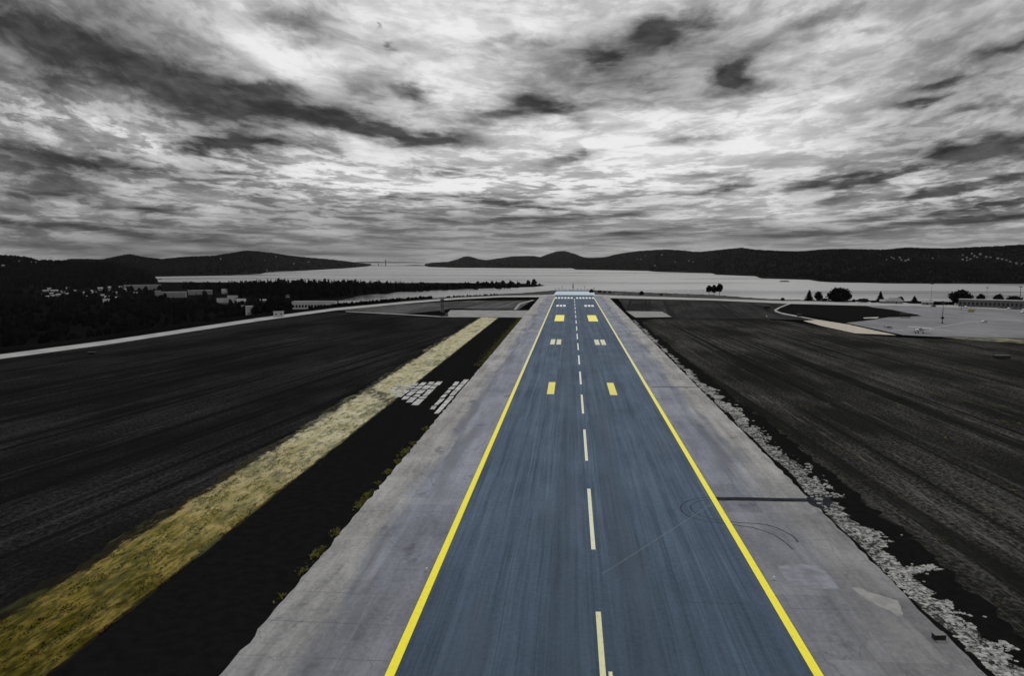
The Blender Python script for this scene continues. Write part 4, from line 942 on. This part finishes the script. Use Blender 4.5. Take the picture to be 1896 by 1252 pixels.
def helicopter():
    t = empty('helicopter', (0,0,0)); sk = M['heli_y']
    b = MB().tube([(-2.9,0,1.3),(-2.5,0,1.35),(-1.6,0,1.6),(-.2,0,1.75),(1.3,0,1.75),(2.2,0,1.85)], [.15,.65,.98,1.08,.9,.3], 14, (1,1)).o('cabin', sk, t, True)
    MB().blob((-2.0,0,1.75),(.85,.8,.6),12,8).o('windscreen', M['glass'], b)
    MB().tube([(1.8,0,1.95),(4.2,0,2.1),(6.4,0,2.25)], [.42,.24,.14], 10).o('tail_boom', M['alu'], t, True)
    MB().prism([(5.9,-.05),(6.7,-.05),(6.7,.05),(5.9,.05)], 1.5, 3.3).o('tail_fin', sk, t)
    MB().prism([(5.0,-1.1),(5.5,-1.1),(5.5,1.1),(5.0,1.1)], 2.12, 2.2).o('tailplane', M['alu'], t)
    MB().tube([(6.3,.18,2.9),(6.3,.3,2.9)], .12, 8).o('tail_rotor_hub', M['dark'], t)
    MB().box(6.22,6.38,.3,.34,2.0,3.8).o('tail_rotor_blade', M['dark'], t)
    MB().box(-1.0,1.2,-.5,.5,2.6,3.05,.2).o('engine_cowling', M['alu'], t)
    hub = MB().tube([(0,0,3.0),(0,0,3.5)], [.14,.22], 8).o('rotor_hub', M['dark'], t)
    for k in range(4):
        a = k*math.pi/2+.5; u = Vector((math.cos(a), math.sin(a), 0)); v = Vector((-u.y, u.x, 0))*.16
        q = [u*.2-v, u*5.0-v+Vector((0,0,-.25)), u*5.0+v+Vector((0,0,-.25)), u*.2+v]
        V = [x+Vector((0,0,3.42)) for x in q]+[x+Vector((0,0,3.46)) for x in q]
        MB().add(V, [(3,2,1,0),(4,5,6,7),(0,1,5,4),(1,2,6,5),(2,3,7,6),(3,0,4,7)]).o('rotor_blade', M['dark'], t)
    for s in (-1, 1):
        MB().tube([(-2.4,s*1.1,.32),(-2.1,s*1.1,.1),(1.8,s*1.1,.1)], .09, 6).o('skid', M['steel'], t)
        for x in (-1.3, .9): MB().tube([(x,s*.6,.95),(x,s*1.1,.12)], .06, 5).o('skid_strut', M['steel'], t)
    return t
p = G(1797, 578); t = helicopter(); t.location = p; t.scale = (1.05,)*3; t.rotation_euler.z = math.radians(160); tag(t, 'yellow rescue helicopter standing on the apron before the terminal', 'helicopter')
def car(m, px, py, rz, label, van=False, name='parked_car'):
    t = empty(name, G(px, py), rz); H = 1.0 if not van else 1.25
    P = [(-2.25,.35),(-2.2,.85),(-1.3,.98),(-.7,1.5*H),(1.3,1.52*H),(2.05,1.0),(2.2,.85),(2.25,.35)]
    V = [(x,-.85,z) for x,z in P] + [(x,.85,z) for x,z in P]; n = len(P)
    b = MB().add(V, [tuple(range(n)), tuple(range(n,2*n))[::-1]] + [((i+1)%n, i, i+n, (i+1)%n+n) for i in range(n)]).o('body', m, t)
    for s in (-1, 1):
        MB().add([(-1.0,s*.86,1.0),(-.62,s*.86,1.4*H),(1.2,s*.86,1.42*H),(1.7,s*.86,1.0)], [(0,1,2,3) if s > 0 else (3,2,1,0)]).o('side_window', M['glass'], b)
        for x in (-1.4, 1.4):
            w = MB().tube([(x,s*.68,.33),(x,s*.9,.33)], .33, 14).o('wheel', M['tyre_b'], t); MB().tube([(x,s*.9,.33),(x,s*.92,.33)], .18, 10).o('rim', M['steel'], w)
        MB().box(-2.28,-2.2,s*.6-.15,s*.6+.15,.62,.78).o('headlight', M['lamp'], t)
    tag(t, label, 'car'); return t
car(M['car_d'], 1853, 571, .1, 'black car leftmost before the terminal'); car(M['car_d'], 1860, 571.5, .05, 'black car touching the leftmost one before the terminal')
car(M['car_w'], 1869, 573, .2, 'white car between the black cars at the terminal'); car(M['car_d'], 1878, 573.2, 0, 'black car just right of the white one at the terminal'); car(M['car_d'], 1886, 573.5, .05, 'black car at the foot of the tall lamp mast')
car(M['car_w'], 1894, 580, .3, 'white car alone on the apron at the right picture edge'); car(M['car_w'], 1770, 565, .1, 'white car parked left under the big round tree'); car(M['car_w'], 1790, 566, .2, 'white van behind the helicopter', True, 'parked_van')
car(M['car_d'], 1728, 568.5, .1, 'dark car on the apron before the low hut'); car(M['car_w'], 1803, 566, .1, 'white car by the left corner of the terminal')
car(M['car_w'], 1787.5, 570.5, 1.3, 'white van close left of the yellow helicopter', True, 'parked_van'); car(M['alu'], 1822, 597.5, .2, 'small pale car alone in the middle of the apron')

# ------------------------------------------------------------------ sky
Wd = bpy.data.worlds.new('World'); S.world = Wd; Wd.use_nodes = True; nb = NB(Wd.node_tree); nb.n.clear()
SUN_EL, SUN_AZ = math.radians(48), math.radians(8)      # azimuth measured from +Y towards +X
D = nb.node('ShaderNodeTexCoord').outputs['Generated']; dx, dy, dz = nb.sep(D)
zc = nb.m('MAXIMUM', dz, 0.002)
# cloud deck coordinates: where the sight line meets a high layer
den = nb.m('ADD', zc, .085); P = nb.comb(nb.m('DIVIDE', dx, den), nb.m('DIVIDE', dy, den))
# bearing / elevation slopes, mirrored behind
ay = nb.m('MAXIMUM', nb.m('ABSOLUTE', dy), .12); U = nb.m('DIVIDE', dx, ay); Vv = nb.m('DIVIDE', zc, ay)
bend = nb.m('MULTIPLY_ADD', nb.m('MINIMUM', nb.m('MULTIPLY', U, U), 1.2), 1.7, 1.0)
P = nb.comb(nb.m('MULTIPLY', U, 1.45), nb.m('LOGARITHM', nb.m('ADD', nb.m('DIVIDE', Vv, bend), .05), math.e), nb.m('MULTIPLY', dy, .6))
w1 = nb.noise(P, 4.0, 3, .5); w2 = nb.noise(nb.map(P, loc=(7,3,1)), 4.0, 3, .5)
w3 = nb.noise(nb.map(P, loc=(2,5,4)), 15, 5, .6); w4 = nb.noise(nb.map(P, loc=(9,1,3)), 15, 5, .6)
amp = nb.rng(Vv, 0, .22, .14, 1, False)
Uw = nb.m('ADD', U, nb.m('ADD', nb.m('MULTIPLY', nb.m('SUBTRACT', w1, .5), .09), nb.m('MULTIPLY', nb.m('SUBTRACT', w3, .5), .045)))
Vw = nb.m('ADD', Vv, nb.m('MULTIPLY', amp, nb.m('ADD', nb.m('MULTIPLY', nb.m('SUBTRACT', w2, .5), .06), nb.m('MULTIPLY', nb.m('SUBTRACT', w4, .5), .034))))
UV = nb.comb(Uw, Vw)
def uv(px, py):
    d = ray(px, py); return d.x/d.y, d.z/d.y
def blob(px, py, rx, ry, rot, inner=0.0):
    c = uv(px, py); e1 = uv(px+rx, py); e2 = uv(px, py-ry); su = math.hypot(e1[0]-c[0], e1[1]-c[1]); sv = math.hypot(e2[0]-c[0], e2[1]-c[1])
    a = math.radians(rot)                          # rot > 0: sinks towards the right
    d = nb.m('SUBTRACT', Uw, c[0]), nb.m('SUBTRACT', Vw, c[1])
    p = nb.m('MULTIPLY_ADD', d[0], math.cos(a)/su, nb.m('MULTIPLY', d[1], -math.sin(a)/su)); q = nb.m('MULTIPLY_ADD', d[0], math.sin(a)/sv, nb.m('MULTIPLY', d[1], math.cos(a)/sv))
    r2 = nb.m('MULTIPLY_ADD', p, p, nb.m('MULTIPLY', q, q))
    return nb.m('EXPONENT', nb.m('MULTIPLY', r2, -1.15))
BL = [ # light areas
 (950,30,480,120,0,.18),(1080,275,460,80,0,.17),(860,300,300,50,-3,.10),(500,85,110,55,28,.22),(1420,205,200,45,-8,.22),(1560,110,150,90,0,.10),(1330,330,260,70,0,.06),(610,290,150,60,10,.10),(780,150,160,70,0,.08),
 (1120,340,330,20,-2,.12),(860,345,120,10,-4,.16),(330,320,250,30,8,.05),(90,205,130,40,10,.10),(250,262,180,30,10,.10),
 # broad greys
 (0,90,460,190,12,-.25),(0,400,520,100,4,-.19),(0,470,900,30,0,-.10),(1896,420,420,110,0,-.10),(950,440,700,45,0,-.13),(1840,80,240,110,-10,-.13),(1500,437,190,11,-1,-.15),(1896,240,240,70,-6,-.10),
 # dark clouds
 (230,125,340,52,22,-.28),(60,60,130,40,30,-.10),(40,140,120,35,15,-.10),(492,172,48,17,6,-.38),(560,215,170,24,6,-.26),(770,238,110,13,4,-.30),(660,226,190,15,7,-.30),(425,271,95,14,2,-.40),(540,265,70,12,0,-.14),(735,170,46,15,8,-.42),(660,150,80,25,-20,-.12),
 (955,207,110,20,0,-.36),(965,183,42,22,0,-.24),(1035,213,60,9,14,-.18),(870,205,45,16,0,-.14),(1198,60,50,24,-12,-.30),(1215,62,120,42,-14,-.16),(1130,112,36,20,25,-.28),(1160,150,130,55,0,-.16),(1366,141,44,29,0,-.42),(1362,145,26,17,0,-.2),(1400,168,110,20,-10,-.14),
 (1262,267,62,14,0,-.28),(1290,38,62,16,0,-.18),(1530,25,110,20,-12,-.22),(1430,85,80,30,0,-.12),(1590,58,40,9,0,-.16),(1340,85,120,45,0,-.10),(1870,82,60,14,-12,-.22),(1745,148,70,12,-8,-.26),(1685,195,75,10,-10,-.24),(1800,205,90,10,-10,-.14),
 (1835,276,110,22,-9,-.42),(1760,285,50,12,0,-.2),(1570,337,76,10,-7,-.36),(1605,318,48,10,-10,-.2),(1690,308,40,9,-8,-.22),(1830,336,120,7,-12,-.28),(1750,360,70,6,-10,-.2),(1800,408,170,6,-5,-.34),(1860,375,110,6,-8,-.22),(1640,400,110,10,-3,-.16),
 (830,318,85,18,-3,-.24),(1065,290,68,11,-9,-.26),(790,368,110,6,2,-.26),(960,381,70,5,4,-.26),(1100,403,110,5,-1,-.24),(900,408,150,9,0,-.12),(1155,434,50,7,0,-.18),(1340,352,60,6,-8,-.22),(1330,325,60,6,0,-.16),
 (150,305,240,17,8,-.24),(270,384,90,7,-1,-.24),(180,428,260,8,5,-.24),(60,360,120,8,0,-.12),(420,470,260,5,0,-.12),(90,455,200,6,2,-.14),(1450,215,60,8,-10,-.12),(1250,245,80,10,-10,-.10),(1000,90,80,12,-5,-.12),(940,78,60,10,-6,-.14),(540,30,70,26,10,-.18),(560,75,60,18,0,-.12),
 (737,86,8,5,20,-.2),(717,50,5,3,0,-.18),(420,322,60,6,6,-.16),(700,395,90,6,0,-.12),(1530,372,110,6,-6,-.14)]
acc = None; accd = None
for (px, py, rx, ry, rot, a) in BL:
    bnode = blob(px, py, rx, ry, rot)
    if a < -.115 and ry < 60: accd = nb.m('MULTIPLY', bnode, a) if accd is None else nb.m('MULTIPLY_ADD', bnode, a, accd)
    else: acc = nb.m('MULTIPLY', bnode, a) if acc is None else nb.m('MULTIPLY_ADD', bnode, a, acc)
f1 = nb.noise(nb.map(P, loc=(3,1,0)), 3.6, 7, .56, .35)
fm = nb.noise(nb.map(P, loc=(5,6,2)), 8.0, 7, .58, .5)
acc = nb.m('MULTIPLY_ADD', accd, nb.rng(fm, .32, .68, 1.0, 1.75, False), acc)
f2 = nb.noise(nb.map(P, loc=(8,2,0), sc=(.8,1,1)), 13.0, 7, .60, .5)
f3 = nb.noise(nb.map(P, loc=(1,2,9), sc=(.8,1,1)), 42.0, 5, .6, .4)
fine = None
for c in ((110,225,230,55,8),(260,262,160,30,8),(1780,372,190,42,-8),(830,318,120,24,-3),(1620,330,160,40,-6),(560,330,300,60,4),(1000,345,400,50,0)):
    q = blob(*c); fine = q if fine is None else nb.m('MAXIMUM', fine, q)
lowb = nb.rng(Vv, .27, .06, .0, 1)
crisp = nb.m('SUBTRACT', nb.rng(nb.m('MULTIPLY_ADD', nb.m('SUBTRACT', f3, .5), .35, f2), .44, .56), .5)      # ragged cloudlets with definite edges
a2 = nb.m('MULTIPLY_ADD', lowb, .06, .40); a3 = nb.m('MULTIPLY_ADD', fine, .30, .09)
tex = nb.m('ADD', nb.m('MULTIPLY', nb.m('SUBTRACT', f1, .5), .80), nb.m('ADD', nb.m('MULTIPLY', nb.m('SUBTRACT', f2, .5), a2), nb.m('MULTIPLY', nb.m('SUBTRACT', f3, .5), a3)))
tex = nb.m('MULTIPLY_ADD', crisp, nb.m('MULTIPLY_ADD', lowb, .07, nb.m('MULTIPLY_ADD', fine, .10, .035)), tex)
lum = nb.m('ADD', nb.m('ADD', .685, acc), nb.m('MULTIPLY', tex, nb.rng(Vv, .0, .06, .45, 1)))
lum = nb.m('ADD', lum, nb.rng(dz, .34, .7, 0, .12))       # unseen cloud overhead, where the sun stands, brightened to add light below
dark = nb.m('MULTIPLY_ADD', nb.m('SUBTRACT', fm, .5), .35, nb.m('MULTIPLY_ADD', nb.m('SUBTRACT', f2, .5), .40, .245))
lum = nb.m('SMOOTH_MAX', lum, dark, .12)
lum = nb.m('SMOOTH_MIN', lum, nb.rng(dz, .34, .7, .94, 1.02), .10)
lin = nb.m('POWER', lum, 2.2)
sky = nb.node('ShaderNodeTexSky', sky_type='NISHITA'); sky.sun_disc = False; sky.sun_elevation = SUN_EL; sky.sun_rotation = SUN_AZ; sky.altitude = 40; sky.air_density = 1; sky.dust_density = 2
hs = nb.node('ShaderNodeHueSaturation'); hs.inputs['Saturation'].default_value = 0.0; nb.put(hs.inputs['Color'], sky.outputs[0])
bw = nb.node('ShaderNodeRGBToBW'); nb.put(bw.inputs[0], hs.outputs[0])
clear = nb.m('MINIMUM', bw.outputs[0], 9.0)
val = nb.m('MULTIPLY_ADD', clear, .012, nb.m('MULTIPLY', lin, 9.6))
bg = nb.node('ShaderNodeBackground'); bg.inputs['Strength'].default_value = .1; nb.put(bg.inputs[0], nb.comb(val, val, val))
out = nb.node('ShaderNodeOutputWorld'); nb.l.new(bg.outputs[0], out.inputs[0])
Wd.cycles.sampling_method = 'MANUAL'; Wd.cycles.sample_map_resolution = 512
sl = bpy.data.lights.new('sun', 'SUN'); sl.energy = 1.5; sl.angle = math.radians(8); sl.color = (1, .985, .96)
so = bpy.data.objects.new('sun', sl); COL.objects.link(so)
sd = Vector((math.sin(SUN_AZ)*math.cos(SUN_EL), math.cos(SUN_AZ)*math.cos(SUN_EL), math.sin(SUN_EL)))
so.rotation_euler = sd.to_track_quat('Z', 'Y').to_euler()
# air
hm = bpy.data.materials.new('haze'); hm.use_nodes = True; hn = NB(hm.node_tree); hn.n.clear()
pv = hn.node('ShaderNodeVolumePrincipled'); pv.inputs['Color'].default_value = (.93,.93,.93,1); pv.inputs['Density'].default_value = 7e-6; pv.inputs['Anisotropy'].default_value = .1
ho = hn.node('ShaderNodeOutputMaterial'); hn.l.new(pv.outputs[0], ho.inputs['Volume'])
mb = MB(); mb.box(-B-60, B+60, -B-60, B+60, -60, 420); tag(mb.o('haze', hm), kind='stuff')
hz = COL.objects['haze'] if 'haze' in COL.objects else None

S.render.engine = 'CYCLES'; S.cycles.use_denoising = True; S.cycles.max_bounces = 5; S.cycles.diffuse_bounces = 2; S.cycles.volume_bounces = 0
S.view_settings.view_transform = 'Standard'; S.view_settings.look = 'None'; S.view_settings.gamma = 1; S.view_settings.exposure = 0
